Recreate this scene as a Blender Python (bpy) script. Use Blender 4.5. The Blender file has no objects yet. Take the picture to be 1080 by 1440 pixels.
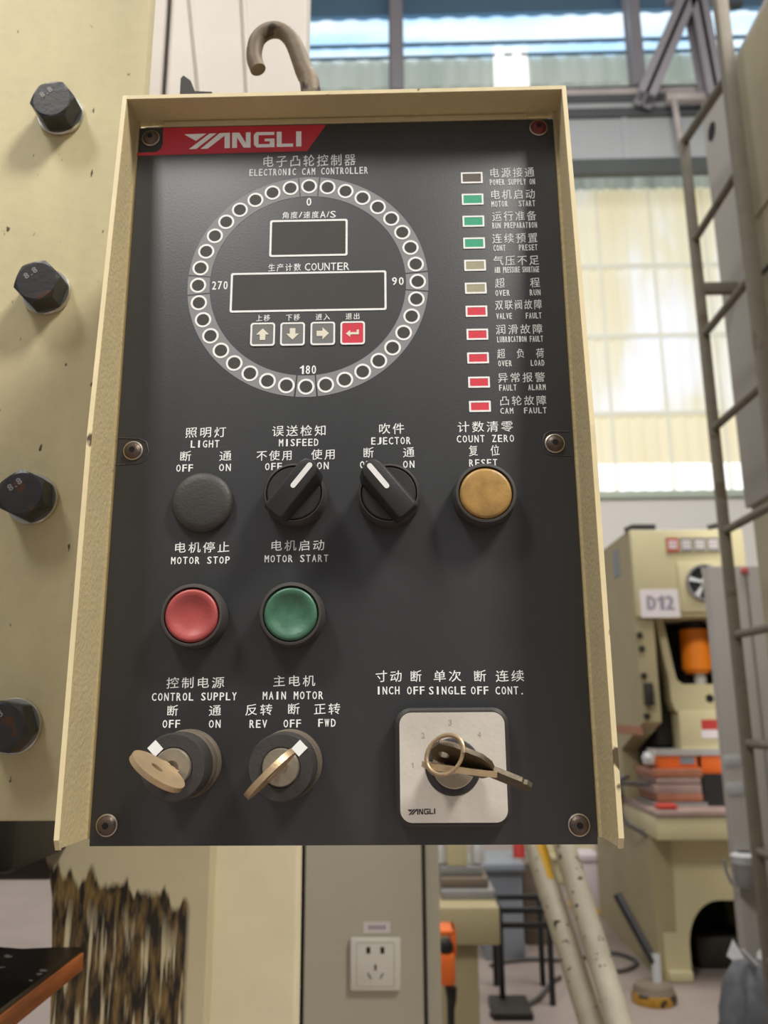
import bpy, bmesh, math, random
from mathutils import Vector, Matrix
random.seed(7)
PI = math.pi
S = bpy.context.scene
COL = S.collection

# ------------------------------------------------------------------ camera
FPX = 1162.52
CAM = Vector((0.14676, -0.40562, 1.362))
YAW, PITCH, ROLL = 0.02152, 0.23163, 0.00721
ROT = Matrix.Rotation(YAW, 3, 'Z') @ Matrix.Rotation(PITCH, 3, 'X') @ Matrix.Rotation(ROLL, 3, 'Y')
cam_data = bpy.data.cameras.new('camera')
cam = bpy.data.objects.new('camera', cam_data)
COL.objects.link(cam)
right, fwd, up = ROT.col[0], ROT.col[1], ROT.col[2]
M = Matrix((right, up, -fwd)).transposed().to_4x4()
M.translation = CAM
cam.matrix_world = M
cam_data.sensor_fit = 'VERTICAL'
cam_data.sensor_height = 36.0
cam_data.lens = FPX / 1440 * 36.0
cam_data.clip_start = 0.02
cam_data.clip_end = 200
cam_data.dof.use_dof = True
cam_data.dof.focus_distance = 0.40
cam_data.dof.aperture_fstop = cam_data.lens / 2.5
S.camera = cam

# ------------------------------------------------------------------ light
world = bpy.data.worlds.new('hall_light')
S.world = world
world.use_nodes = True
bg = world.node_tree.nodes['Background']
wn, wl = world.node_tree.nodes, world.node_tree.links
wtc, wsp, wrp = wn.new('ShaderNodeTexCoord'), wn.new('ShaderNodeSeparateXYZ'), wn.new('ShaderNodeValToRGB')
wl.new(wtc.outputs['Generated'], wsp.inputs[0])
wl.new(wsp.outputs['Z'], wrp.inputs[0])
wrp.color_ramp.elements[0].position, wrp.color_ramp.elements[0].color = 0.0, (0.43, 0.43, 0.43, 1)
wrp.color_ramp.elements[1].position, wrp.color_ramp.elements[1].color = 0.75, (1.0, 1.0, 1.0, 1)
wl.new(wrp.outputs[0], bg.inputs[0])
bg.inputs[1].default_value = 0.46


def area(name, loc, target, sx, sy, power, col):
    d = bpy.data.lights.new(name, 'AREA')
    d.shape = 'RECTANGLE'
    d.size, d.size_y, d.energy, d.color = sx, sy, power, col
    o = bpy.data.objects.new(name, d)
    COL.objects.link(o)
    o.location = loc
    o.rotation_euler = (Vector(target) - Vector(loc)).to_track_quat('-Z', 'Y').to_euler()
    return o


area('unseen_light', (3.4, -2.4, 6.6), (0, 0, 1.4), 0.9, 1.4, 460, (1.0, 0.955, 0.88))
area('unseen_light', (-2.2, -2.6, 6.6), (0, 0, 1.4), 0.9, 1.4, 230, (1.0, 0.97, 0.92))
area('unseen_light', (2.2, 2.6, 8.6), (2.4, 7.5, 1.5), 4.0, 3.0, 560, (1.0, 0.97, 0.92))  # added to brighten the far wall, girder and far press

S.view_settings.view_transform = 'Standard'
S.view_settings.look = 'None'
S.view_settings.gamma = 1
S.view_settings.use_curve_mapping = False
S.view_settings.exposure = 0.0
try:
    S.cycles.use_denoising = True
except Exception:
    pass


# ------------------------------------------------------------------ helpers
def at(px, py, Y=0.0):
    """World point on the upright plane y = Y seen at a photo pixel."""
    d = ROT @ Vector(((px - 540) / FPX, 1, -(py - 720) / FPX))
    return CAM + d * ((Y - CAM.y) / d.y)


def V(*a):
    return Vector(a)


class B:
    """Collects shapes into one bmesh."""
    def __init__(self):
        self.bm = bmesh.new()

    def mesh(self, vs, fs, mi=0):
        bv = [self.bm.verts.new(v) for v in vs]
        for f in fs:
            try:
                fc = self.bm.faces.new([bv[i] for i in f])
                fc.material_index = mi
            except ValueError:
                pass
        return self

    def box(self, a, b, bev=0.0, mi=0):
        a, b = Vector(a), Vector(b)
        x0, x1 = sorted((a.x, b.x)); y0, y1 = sorted((a.y, b.y)); z0, z1 = sorted((a.z, b.z))
        t = bmesh.new()
        vs = [t.verts.new(p) for p in [(x0, y0, z0), (x1, y0, z0), (x1, y1, z0), (x0, y1, z0),
                                       (x0, y0, z1), (x1, y0, z1), (x1, y1, z1), (x0, y1, z1)]]
        for f in [(0, 3, 2, 1), (4, 5, 6, 7), (0, 1, 5, 4), (1, 2, 6, 5), (2, 3, 7, 6), (3, 0, 4, 7)]:
            t.faces.new([vs[i] for i in f])
        if bev > 0:
            bmesh.ops.bevel(t, geom=t.edges[:], offset=bev, segments=2, profile=0.5, affect='EDGES')
        self.merge(t, mi)
        return self

    def merge(self, t, mi=0, mat=None):
        if mat is not None:
            bmesh.ops.transform(t, matrix=mat, verts=t.verts[:])
        t.verts.index_update()
        vs = [v.co.copy() for v in t.verts]
        fs = [[v.index for v in f.verts] for f in t.faces]
        t.free()
        self.mesh(vs, fs, mi)

    def lathe(self, c, axis, prof, n=48, mi=0, cap0=True, cap1=True):
        """prof: list of (radius, distance along axis)."""
        c, ax = Vector(c), Vector(axis).normalized()
        q = ax.to_track_quat('Z', 'Y').to_matrix()
        ux, uy = q.col[0], q.col[1]
        vs, fs = [], []
        for r, h in prof:
            for k in range(n):
                t = 2 * PI * k / n
                vs.append(c + ax * h + (ux * math.cos(t) + uy * math.sin(t)) * max(r, 1e-6))
        for i in range(len(prof) - 1):
            for k in range(n):
                k2 = (k + 1) % n
                fs.append((i * n + k, i * n + k2, (i + 1) * n + k2, (i + 1) * n + k))
        if cap0:
            fs.append(tuple(range(n - 1, -1, -1)))
        if cap1:
            m = (len(prof) - 1) * n
            fs.append(tuple(range(m, m + n)))
        return self.mesh(vs, fs, mi)

    def cyl(self, a, b, r, n=24, mi=0):
        a, b = Vector(a), Vector(b)
        return self.lathe(a, b - a, [(r, 0), (r, (b - a).length)], n, mi)

    def tube(self, pts, r, n=12, mi=0):
        pts = [Vector(p) for p in pts]
        vs, fs = [], []
        nrm = None
        for i, p in enumerate(pts):
            t = (pts[min(i + 1, len(pts) - 1)] - pts[max(i - 1, 0)]).normalized()
            if nrm is None:
                h = Vector((0, 0, 1)) if abs(t.z) < 0.9 else Vector((1, 0, 0))
                nrm = t.cross(h).normalized()
            nrm = (nrm - t * nrm.dot(t)).normalized()
            bn = t.cross(nrm)
            rr = r[i] if isinstance(r, (list, tuple)) else r
            for k in range(n):
                a = 2 * PI * k / n
                vs.append(p + (nrm * math.cos(a) + bn * math.sin(a)) * rr)
        for i in range(len(pts) - 1):
            for k in range(n):
                k2 = (k + 1) % n
                fs.append((i * n + k, i * n + k2, (i + 1) * n + k2, (i + 1) * n + k))
        fs.append(tuple(range(n - 1, -1, -1)))
        m = (len(pts) - 1) * n
        fs.append(tuple(range(m, m + n)))
        return self.mesh(vs, fs, mi)

    def prism(self, pts, d, mi=0):
        """planar polygon pts extruded by vector d."""
        pts = [Vector(p) for p in pts]
        d = Vector(d)
        n = len(pts)
        vs = pts + [p + d for p in pts]
        fs = [tuple(range(n)), tuple(range(2 * n - 1, n - 1, -1))]
        for i in range(n):
            j = (i + 1) % n
            fs.append((i, i + n, j + n, j))
        return self.mesh(vs, fs, mi)


def obj(name, b, mats, parent=None, smooth=35, label=None, kind=None):
    bm = b.bm if isinstance(b, B) else b
    bmesh.ops.recalc_face_normals(bm, faces=bm.faces[:])
    me = bpy.data.meshes.new(name)
    org = Vector(parent['_org']) if parent is not None else Vector((0, 0, 0))
    if parent is None:                       # a mesh thing: its origin at its base
        lo = Vector((min(v.co.x for v in bm.verts), min(v.co.y for v in bm.verts), min(v.co.z for v in bm.verts)))
        hi = Vector((max(v.co.x for v in bm.verts), max(v.co.y for v in bm.verts), lo.z))
        org = (lo + hi) / 2
    bmesh.ops.translate(bm, verts=bm.verts[:], vec=-org)
    bm.to_mesh(me)
    bm.free()
    if smooth:
        me.shade_smooth()
        me.set_sharp_from_angle(angle=math.radians(smooth))
    for m in (mats if isinstance(mats, (list, tuple)) else [mats]):
        me.materials.append(m)
    o = bpy.data.objects.new(name, me)
    COL.objects.link(o)
    if parent is not None:
        o.parent = parent
    else:
        o.location = org
    o['_org'] = tuple(org)
    if label:
        o['label'] = label
    if kind:
        o['kind'] = kind
    return o


def thing(name, label, cat, loc, group=None):
    o = bpy.data.objects.new(name, None)
    o.empty_display_size = 0.05
    COL.objects.link(o)
    o.location = Vector(loc)
    o['_org'] = tuple(Vector(loc))
    o['label'] = label
    o['category'] = cat
    if group:
        o['group'] = group
    return o


def tag(o, label, cat, group=None):
    o['label'] = label
    o['category'] = cat
    if group:
        o['group'] = group
    return o


# ------------------------------------------------------------------ materials
def srgb(r, g, b):
    f = lambda c: (c / 255 / 12.92) if c / 255 <= 0.04045 else ((c / 255 + 0.055) / 1.055) ** 2.4
    return (f(r), f(g), f(b), 1)


def mat(name, rgb, rough=0.5, metal=0.0, var=0.12, scale=12.0, spots=None, spot_scale=60, spot_cut=0.68,
        bump=0.0, bump_scale=200, stretch=(1, 1, 1), spec=0.5, emit=0.0):
    m = bpy.data.materials.new(name)
    m.use_nodes = True
    nt = m.node_tree
    p = nt.nodes['Principled BSDF']
    base = srgb(*rgb)
    tc = nt.nodes.new('ShaderNodeTexCoord')
    mp = nt.nodes.new('ShaderNodeMapping')
    mp.inputs['Scale'].default_value = stretch
    nt.links.new(tc.outputs['Object'], mp.inputs[0])
    nz = nt.nodes.new('ShaderNodeTexNoise')
    nz.inputs['Scale'].default_value = scale
    nz.inputs['Detail'].default_value = 6
    nz.inputs['Roughness'].default_value = 0.62
    nt.links.new(mp.outputs[0], nz.inputs['Vector'])
    rp = nt.nodes.new('ShaderNodeValToRGB')
    rp.color_ramp.elements[0].position = 0.3
    rp.color_ramp.elements[1].position = 0.7
    rp.color_ramp.elements[0].color = tuple(c * (1 - var) for c in base[:3]) + (1,)
    rp.color_ramp.elements[1].color = tuple(min(1, c * (1 + var)) for c in base[:3]) + (1,)
    nt.links.new(nz.outputs['Fac'], rp.inputs[0])
    out = rp.outputs[0]
    if spots:
        n2 = nt.nodes.new('ShaderNodeTexNoise')
        n2.inputs['Scale'].default_value = spot_scale
        n2.inputs['Detail'].default_value = 3
        nt.links.new(mp.outputs[0], n2.inputs['Vector'])
        r2 = nt.nodes.new('ShaderNodeValToRGB')
        r2.color_ramp.elements[0].position = spot_cut
        r2.color_ramp.elements[1].position = spot_cut + 0.03
        nt.links.new(n2.outputs['Fac'], r2.inputs[0])
        mx = nt.nodes.new('ShaderNodeMix')
        mx.data_type = 'RGBA'
        mx.inputs['B'].default_value = srgb(*spots)
        nt.links.new(r2.outputs[0], mx.inputs['Factor'])
        nt.links.new(out, mx.inputs['A'])
        out = mx.outputs['Result']
    nt.links.new(out, p.inputs['Base Color'])
    p.inputs['Roughness'].default_value = rough
    p.inputs['Metallic'].default_value = metal
    p.inputs['Specular IOR Level'].default_value = spec
    if emit:
        nt.links.new(out, p.inputs['Emission Color'])
        p.inputs['Emission Strength'].default_value = emit
    if bump:
        n3 = nt.nodes.new('ShaderNodeTexNoise')
        n3.inputs['Scale'].default_value = bump_scale
        n3.inputs['Detail'].default_value = 4
        nt.links.new(tc.outputs['Object'], n3.inputs['Vector'])
        bp = nt.nodes.new('ShaderNodeBump')
        bp.inputs['Strength'].default_value = bump
        bp.inputs['Distance'].default_value = 0.001
        nt.links.new(n3.outputs['Fac'], bp.inputs['Height'])
        nt.links.new(bp.outputs[0], p.inputs['Normal'])
    return m


CREAM = (205, 192, 152)
m_slab = mat('cream_paint_worn', (192, 181, 143), 0.62, 0, 0.17, 7, spots=(74, 64, 46), spot_scale=110, spot_cut=0.71, bump=0.25, bump_scale=120, stretch=(1.6, 1, .7))
m_hood = mat('cream_powder_coat', (194, 178, 138), 0.55, 0, 0.05, 30, bump=0.5, bump_scale=420)
m_rim = mat('cream_edge_lit_chipped', (226, 210, 168), 0.5, 0, 0.08, 60, spots=(88, 72, 52), spot_scale=70, spot_cut=0.63, stretch=(1, 1, .55))
m_panel = mat('black_panel_film', (56, 57, 59), 0.46, 0, 0.16, 14, bump=0.08, bump_scale=900, stretch=(1, 1, .5))
m_black = mat('black_plastic', (48, 47, 47), 0.45, 0, 0.1, 90, bump=0.1, bump_scale=900)
m_blackdusty = mat('dusty_black_plastic', (56, 53, 51), 0.55, 0, 0.12, 60, bump=0.2, bump_scale=700)
m_brownring = mat('dusty_ring_plastic', (98, 88, 76), 0.6, 0, 0.2, 90, bump=0.2, bump_scale=700)
m_white = mat('white_print', (246, 246, 244), 0.5, 0, 0.05, 200)
m_whiteworn = mat('white_print_worn', (226, 226, 225), 0.5, 0, 0.10, 260)
m_grayband = mat('gray_band_print', (140, 140, 143), 0.5, 0, 0.05, 60)
m_dark = mat('dark_window_film', (70, 67, 64), 0.4, 0, 0.05, 60)
m_leddark = mat('dark_lamp_window', (74, 72, 68), 0.35, 0, 0.12, 300)
m_red = mat('red_print', (196, 44, 58), 0.45, 0, 0.07, 60)
m_redlamp = mat('red_lamp_window', (222, 70, 84), 0.4, 0, 0.05, 200)
m_greenlamp = mat('green_lamp_window', (72, 172, 134), 0.4, 0, 0.05, 200)
m_greylamp = mat('clear_lamp_window', (172, 166, 140), 0.4, 0, 0.06, 300)
m_browngrey = mat('unlit_lamp_window', (104, 98, 88), 0.4, 0, 0.06, 300)
m_keygrey = mat('grey_membrane_key', (120, 120, 118), 0.5, 0, 0.05, 100)
m_keyred = mat('red_membrane_key', (214, 58, 76), 0.5, 0, 0.05, 100)
m_arrow = mat('ivory_arrow_print', (232, 226, 205), 0.5, 0, 0.04, 100)
m_btnred = mat('red_button_cap', (166, 74, 72), 0.42, 0, 0.13, 110, bump=0.1, bump_scale=500)
m_btngreen = mat('green_button_cap', (64, 106, 84), 0.42, 0, 0.25, 160, bump=0.1, bump_scale=500)
m_btngold = mat('amber_button_cap', (172, 134, 74), 0.42, 0, 0.32, 60, bump=0.15, bump_scale=400)
m_bezel = mat('button_bezel_plastic', (66, 62, 60), 0.5, 0, 0.12, 90)
m_steel = mat('brushed_switch_plate', (216, 208, 197), 0.45, 0.25, 0.10, 26, bump=0.1, bump_scale=500)
m_lock = mat('lock_steel', (178, 168, 150), 0.38, 0.75, 0.14, 120, bump=0.2, bump_scale=500)
m_key = mat('worn_brass_key', (186, 162, 128), 0.42, 0.55, 0.12, 90, bump=0.2, bump_scale=600)
m_keydark = mat('dull_key_steel', (92, 82, 66), 0.5, 0.5, 0.15, 90, bump=0.2, bump_scale=600)
m_screw = mat('rusty_screw_steel', (100, 88, 80), 0.45, 0.7, 0.2, 200, bump=0.3, bump_scale=700)
m_screwred = mat('red_brown_screw_steel', (112, 50, 48), 0.4, 0.5, 0.2, 200)
m_hole = mat('dark_socket_hole', (16, 14, 13), 0.8, 0, 0.05, 50)
m_bolt = mat('black_oxide_bolt', (50, 49, 49), 0.42, 0.35, 0.18, 80, spots=(74, 50, 36), spot_scale=50, spot_cut=0.62, bump=0.15, bump_scale=300)
m_washer = mat('zinc_washer', (196, 194, 188), 0.28, 0.9, 0.08, 60)
m_mark = mat('bolt_stamp', (128, 126, 124), 0.5, 0.3, 0.05, 60)
m_creamlit = mat('cream_paint_lit', (200, 194, 187), 0.6, 0, 0.07, 5, spots=None)  # press cream with the daylight on the crown put into the colour
m_lowcream = mat('dull_cream_paint', (194, 183, 154), 0.6, 0, 0.10, 7, bump=0.1, bump_scale=80)
m_cab = mat('grey_beige_enamel', (192, 186, 168), 0.55, 0, 0.05, 4)
m_seam = mat('dark_seam', (52, 48, 40), 0.7, 0, 0.1, 10)
m_socket = mat('white_socket_plastic', (228, 226, 216), 0.35, 0, 0.02, 20)
m_rod = mat('rusty_steel_rod', (112, 98, 80), 0.6, 0.15, 0.35, 40, spots=(58, 46, 38), spot_scale=45, spot_cut=0.58, bump=0.3, bump_scale=150)
m_copper = mat('copper_orange_edge', (166, 94, 48), 0.45, 0.1, 0.38, 30, stretch=(1, .35, 3), spots=(84, 48, 26), spot_scale=26, spot_cut=0.6)
m_oil = mat('oily_black_plate', (22, 18, 15), 0.25, 0.1, 0.3, 30, spots=(112, 104, 98), spot_scale=60, spot_cut=0.64)
m_dkmachine = mat('dark_steel_and_shade', (36, 32, 26), 0.6, 0, 0.2, 8)  # dark steel; also painted as shade in the near press throat
m_pipe = mat('chipped_cream_tube', (214, 206, 186), 0.55, 0, 0.14, 14, spots=(80, 72, 60), spot_scale=60, spot_cut=0.635, bump=0.2, bump_scale=60)
m_yellow = mat('yellow_paint', (230, 178, 40), 0.5, 0, 0.06, 20)
m_ladder = mat('ladder_paint', (112, 104, 90), 0.55, 0, 0.12, 20, spots=(96, 84, 66), spot_scale=9, spot_cut=0.62)
m_olive = mat('olive_cream_paint', (156, 147, 116), 0.6, 0, 0.06, 3)
m_lilac = mat('grey_lilac_paint', (166, 160, 154), 0.6, 0, 0.04, 3)
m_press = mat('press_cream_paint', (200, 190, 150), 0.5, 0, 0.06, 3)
m_pressshade = mat('press_cream_shaded', (166, 154, 118), 0.55, 0, 0.08, 3)  # press cream with shade put into the colour, for side plates
m_voidshade = mat('interior_shade', (26, 25, 25), 0.7, 0, 0.2, 6)  # near-black standing in for shade inside gaps and openings
m_orange = mat('orange_paint', (238, 132, 22), 0.45, 0, 0.06, 6)
m_orange2 = mat('orange_guard_paint', (230, 108, 40), 0.45, 0, 0.1, 6)
m_die = mat('copper_die_steel', (176, 118, 92), 0.4, 0.3, 0.2, 12)
m_die2 = mat('pink_grey_die_steel', (170, 146, 138), 0.4, 0.3, 0.15, 12)
m_grey = mat('mid_grey_steel', (134, 132, 130), 0.5, 0.1, 0.1, 8)
m_bluegrey = mat('blue_grey_sheet', (128, 134, 142), 0.5, 0, 0.06, 4)
m_brown = mat('brown_box_paint', (112, 98, 84), 0.6, 0, 0.12, 6)
m_blackpaint = mat('black_paint', (26, 25, 26), 0.5, 0, 0.1, 8)
m_chrome = mat('bright_metal', (226, 226, 226), 0.25, 0.6, 0.05, 10)
m_paper = mat('white_paper', (226, 218, 218), 0.7, 0, 0.02, 10)
m_ink = mat('grey_ink', (152, 143, 158), 0.7, 0, 0.05, 10)
m_sticker = mat('red_sticker', (190, 62, 54), 0.5, 0, 0.05, 10)
m_plastic = mat('clear_wrap_film', (176, 176, 178), 0.22, 0, 0.12, 20, bump=0.9, bump_scale=30)
m_bag = mat('dark_grey_bag', (92, 94, 98), 0.4, 0, 0.3, 18, bump=0.8, bump_scale=25)
m_cable = mat('grey_cable', (72, 68, 66), 0.6, 0, 0.1, 8)
m_steelgrey = mat('painted_truss_steel', (162, 157, 163), 0.55, 0, 0.05, 2)
m_beamdark = mat('dark_girder_paint', (84, 88, 88), 0.6, 0, 0.1, 1.2)
m_beam = mat('girder_grey_paint', (178, 182, 184), 0.6, 0, 0.05, 1)
m_rust = mat('rail_worn_steel', (190, 180, 176), 0.6, 0, 0.2, 3)
m_wall = mat('white_hall_wall', (206, 202, 196), 0.7, 0, 0.03, 1)
m_sill = mat('green_grey_sill', (168, 178, 162), 0.6, 0, 0.04, 1)
m_floor = mat('concrete_floor', (142, 129, 122), 0.55, 0, 0.16, 1.1, bump=0.1, bump_scale=20)
m_whitebox = mat('white_lilac_enamel', (224, 214, 218), 0.4, 0, 0.03, 4)


def stain_mat():
    """cream column paint with dark oil runs below a ragged line."""
    m = mat('cream_paint_oil_runs', (182, 171, 140), 0.5, 0, 0.10, 7)
    nt = m.node_tree
    p = nt.nodes['Principled BSDF']
    base = p.inputs['Base Color'].links[0].from_socket
    geo = nt.nodes.new('ShaderNodeNewGeometry')
    sep = nt.nodes.new('ShaderNodeSeparateXYZ')
    nt.links.new(geo.outputs['Position'], sep.inputs[0])

    def noise(sc, st, det=5):
        mp = nt.nodes.new('ShaderNodeMapping')
        mp.inputs['Scale'].default_value = st
        nt.links.new(geo.outputs['Position'], mp.inputs[0])
        n = nt.nodes.new('ShaderNodeTexNoise')
        n.inputs['Scale'].default_value = sc
        n.inputs['Detail'].default_value = det
        nt.links.new(mp.outputs[0], n.inputs['Vector'])
        return n.outputs['Fac']

    def math_(op, a, b):
        n = nt.nodes.new('ShaderNodeMath')
        n.operation = op
        for i, v in enumerate((a, b)):
            if isinstance(v, (int, float)):
                n.inputs[i].default_value = v
            else:
                nt.links.new(v, n.inputs[i])
        return n.outputs[0]

    def ramp(fac, p0, c0, p1, c1):
        r = nt.nodes.new('ShaderNodeValToRGB')
        r.color_ramp.elements[0].position, r.color_ramp.elements[0].color = p0, c0
        r.color_ramp.elements[1].position, r.color_ramp.elements[1].color = p1, c1
        nt.links.new(fac, r.inputs[0])
        return r.outputs[0]
    P0, P1, P2 = at(80, 1240, .42), at(165, 1250, .42), at(262, 1300, .42)
    # top edge of the stain: falls to the right
    slope = (P2.z - P0.z) / (P2.x - P0.x)
    line = math_('ADD', math_('MULTIPLY', math_('SUBTRACT', sep.outputs[0], P0.x), slope * 0.75), P0.z + .012)
    depth = math_('SUBTRACT', line, sep.outputs[2])                 # >0 below the line
    depth = math_('ADD', depth, math_('MULTIPLY', math_('SUBTRACT', noise(110, (1, 1, .10)), 0.5), 0.05))
    below = ramp(math_('MULTIPLY', depth, 40), 0.0, (0, 0, 0, 1), 0.25, (1, 1, 1, 1))
    rightlim = ramp(math_('MULTIPLY', math_('SUBTRACT', P2.x + .004, sep.outputs[0]), 60), 0.0, (0, 0, 0, 1), 0.3, (1, 1, 1, 1))
    runs = ramp(noise(150, (1, 1, .06), 5), 0.40, (0, 0, 0, 1), 0.46, (1, 1, 1, 1))
    head = ramp(math_('MULTIPLY', depth, 10), 0.2, (1, 1, 1, 1), 0.55, (0, 0, 0, 1))
    runs = math_('MAXIMUM', runs, head)
    fac = math_('MULTIPLY', math_('MULTIPLY', below, rightlim), runs)
    oil = ramp(noise(150, (1, 1, .22), 8), 0.44, srgb(26, 20, 13), 0.68, srgb(124, 100, 56))
    mx = nt.nodes.new('ShaderNodeMix')
    mx.data_type = 'RGBA'
    nt.links.new(fac, mx.inputs['Factor'])
    nt.links.new(base, mx.inputs['A'])
    nt.links.new(oil, mx.inputs['B'])
    nt.links.new(mx.outputs['Result'], p.inputs['Base Color'])
    return m


m_stain = stain_mat()


def pane_mat(name, colA, colB, strength, scale, stretch, colC=None, cpos=0.6):
    """daylight coming through a stained translucent sheet."""
    m = bpy.data.materials.new(name)
    m.use_nodes = True
    nt = m.node_tree
    p = nt.nodes['Principled BSDF']
    tc = nt.nodes.new('ShaderNodeTexCoord')
    mp = nt.nodes.new('ShaderNodeMapping')
    mp.inputs['Scale'].default_value = stretch
    nt.links.new(tc.outputs['Object'], mp.inputs[0])
    nz = nt.nodes.new('ShaderNodeTexNoise')
    nz.inputs['Scale'].default_value = scale
    nz.inputs['Detail'].default_value = 5
    nt.links.new(mp.outputs[0], nz.inputs['Vector'])
    r = nt.nodes.new('ShaderNodeValToRGB')
    e = r.color_ramp.elements
    e[0].position, e[0].color = 0.36, srgb(*colA)
    e[1].position, e[1].color = 0.62, srgb(*colB)
    if colC:
        x = e.new(cpos)
        x.color = srgb(*colC)
    nt.links.new(nz.outputs['Fac'], r.inputs[0])
    p.inputs['Base Color'].default_value = (0.3, 0.3, 0.28, 1)
    p.inputs['Roughness'].default_value = 0.6
    nt.links.new(r.outputs[0], p.inputs['Emission Color'])
    p.inputs['Emission Strength'].default_value = strength
    return m


m_pane = pane_mat('stained_translucent_sheet', (220, 206, 160), (240, 244, 255), 0.80, 0.75, (1.3, 1, .33), (224, 217, 186), 0.5)
m_paneyellow = pane_mat('yellowed_translucent_sheet', (222, 206, 158), (226, 214, 172), 0.84, 0.9, (1.6, 1, .4))
m_clear = pane_mat('clear_sheet_daylight', (250, 252, 244), (255, 255, 255), 1.25, 0.8, (1, 1, 1))
m_sky = pane_mat('skylight_sheet', (168, 214, 252), (240, 252, 255), 1.3, 0.8, (.3, 1, 2.2))
m_corr = pane_mat('green_grey_translucent_sheet', (150, 166, 154), (172, 184, 176), 0.72, 1.0, (3, 1, .3))
m_corrdim = pane_mat('dim_translucent_sheet', (120, 134, 128), (176, 184, 172), 0.7, 1.2, (3, 1, .3))

# ------------------------------------------------------------------ lettering
GLYPH = {'1': ([Vector(p) for p in ((.20, 0, 0), (.32, 0, 0), (.32, .69, 0), (.23, .69, 0), (.17, .60, 0), (.04, .54, 0), (.04, .45, 0), (.20, .50, 0))],
                [(0, 1, 2, 7), (2, 3, 4, 7), (4, 5, 6, 7)])}


def glyph(ch):
    if ch not in GLYPH:
        c = bpy.data.curves.new('glyph', 'FONT')
        c.body = ch
        c.size = 1
        c.resolution_u = 2
        o = bpy.data.objects.new('glyph', c)
        COL.objects.link(o)
        dg = bpy.context.evaluated_depsgraph_get()
        me = bpy.data.meshes.new_from_object(o.evaluated_get(dg))
        GLYPH[ch] = ([v.co.copy() for v in me.vertices], [tuple(q.vertices) for q in me.polygons])
        bpy.data.objects.remove(o)
        bpy.data.curves.remove(c)
        bpy.data.meshes.remove(me)
    return GLYPH[ch]


INK = -0.00012      # printed ink stands this far in front of the film


def is_cjk(ch):
    return ord(ch) > 0x2e80


def text(b, s, O, ux, uz, w, h, cjk_h=None, bold=0.0, cellfill=0.80, adv=None, mi=0):
    """string s as flat glyphs, centred on point O, w wide and h tall, along unit vectors ux (right) and uz (up)."""
    adv = adv or [1.0] * len(s)
    tot = sum(adv)
    # the ink of first and last glyph touch the ends of w
    cell = w / (tot - (1 - cellfill))
    x = -w / 2 - cell * (1 - cellfill) / 2
    for ch, a in zip(s, adv):
        cw = cell * a
        if ch != ' ':
            vs, fs = glyph(ch)
            xs = [v.x for v in vs]; ys = [v.y for v in vs]
            x0, x1, y0, y1 = min(xs), max(xs), min(ys), max(ys)
            if is_cjk(ch):
                x0, x1, y0, y1 = 0.03, 0.97, -0.08, 0.84
                gw, gh, sh = cw * cellfill, (cjk_h or h), 0.07
            else:
                gw, gh, sh = cw * cellfill, h, 0.0
                if ch == '1':
                    gw = min(gw, gh * 0.40)
                if ch in 'I.|':
                    gw = min(gw, gh * 0.19)
                y0, y1 = (0.0, 0.70) if ch == '.' else (y0, y1)
                if ch == '/':
                    y0, y1 = -0.1, 0.75
            gx = x + (cw - gw) / 2
            P = []
            for v in vs:
                u = (v.x - x0) / (x1 - x0)
                t = (v.y - y0) / (y1 - y0)
                P.append(Vector(O) + ux * (gx + u * gw) + uz * ((t - 0.5) * gh + sh * (u - .5) * gh))
            offs = [(0, 0)] if not bold else [(-bold / 2, 0), (bold / 2, 0), (0, bold / 3)]
            for k, (ox, oz) in enumerate(offs):
                # overlapping strokes sit a hair apart
                b.mesh([p + ux * ox + uz * oz + ux.cross(uz) * (2e-6 * k) for p in P], fs, mi)
        x += cw


UX, UZ = Vector((1, 0, 0)), Vector((0, 0, 1))


def scale_at(px, py, Y=0.0):
    """metres per photo pixel across and up at a point of an upright plane."""
    return (at(px + 5, py, Y) - at(px - 5, py, Y)).x / 10, (at(px, py - 5, Y) - at(px, py + 5, Y)).z / 10


def caption(parent, rows, mt=None, bold=0.00020):
    """rows: (text, centre x, centre y, width, height) in the photo, printed on the faceplate."""
    b = B()
    for r in rows:
        s, cx, cy, w, h = r[:5]
        adv = r[5] if len(r) > 5 else None
        kx, kz = scale_at(cx, cy)
        O = at(cx, cy)
        O.y = INK
        cj = is_cjk(s[0])
        text(b, s, O, UX, UZ, w * kx, h * kz, bold=(bold if not cj else 0.00006), cellfill=0.82 if cj else 0.68, adv=adv)
    return obj('caption', b, mt or m_white, parent, smooth=0)


def hexagon(c, axis, af, h, rot=0.0, chamfer=0.0):
    pass


# ================================================================== SETTING
b = B(); b.box((-8, -7, -0.2), (10, 13, 0)); obj('floor', b, m_floor, kind='structure')
YW = 11.0
# far wall: masonry part below the sill
sill = at(900, 692, YW).z
b = B(); b.box((-6, YW, 0), (9, YW + .3, sill - .1)); obj('wall_back', b, m_wall, kind='structure')
b = B(); b.box((-6, YW - .06, sill - .1), (9, YW + .3, sill), 0.01); obj('trim_1', b, m_sill, kind='structure')


def zrow(py, px=900, Y=YW):
    return at(px, py, Y).z


def corrugated(b, x0, x1, z0, z1, Y, pitch=.2, amp=.03, mi=0):
    n = max(2, int((x1 - x0) / pitch) * 4)
    xs = [x0 + (x1 - x0) * i / n for i in range(n + 1)]
    prof = [0, amp, amp, 0]
    vs = []
    for i, x in enumerate(xs):
        y = Y - prof[i % 4]
        vs += [(x, y, z0), (x, y, z1)]
    fs = [(2 * i, 2 * i + 2, 2 * i + 3, 2 * i + 1) for i in range(n)]
    b.mesh(vs, fs, mi)


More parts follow.
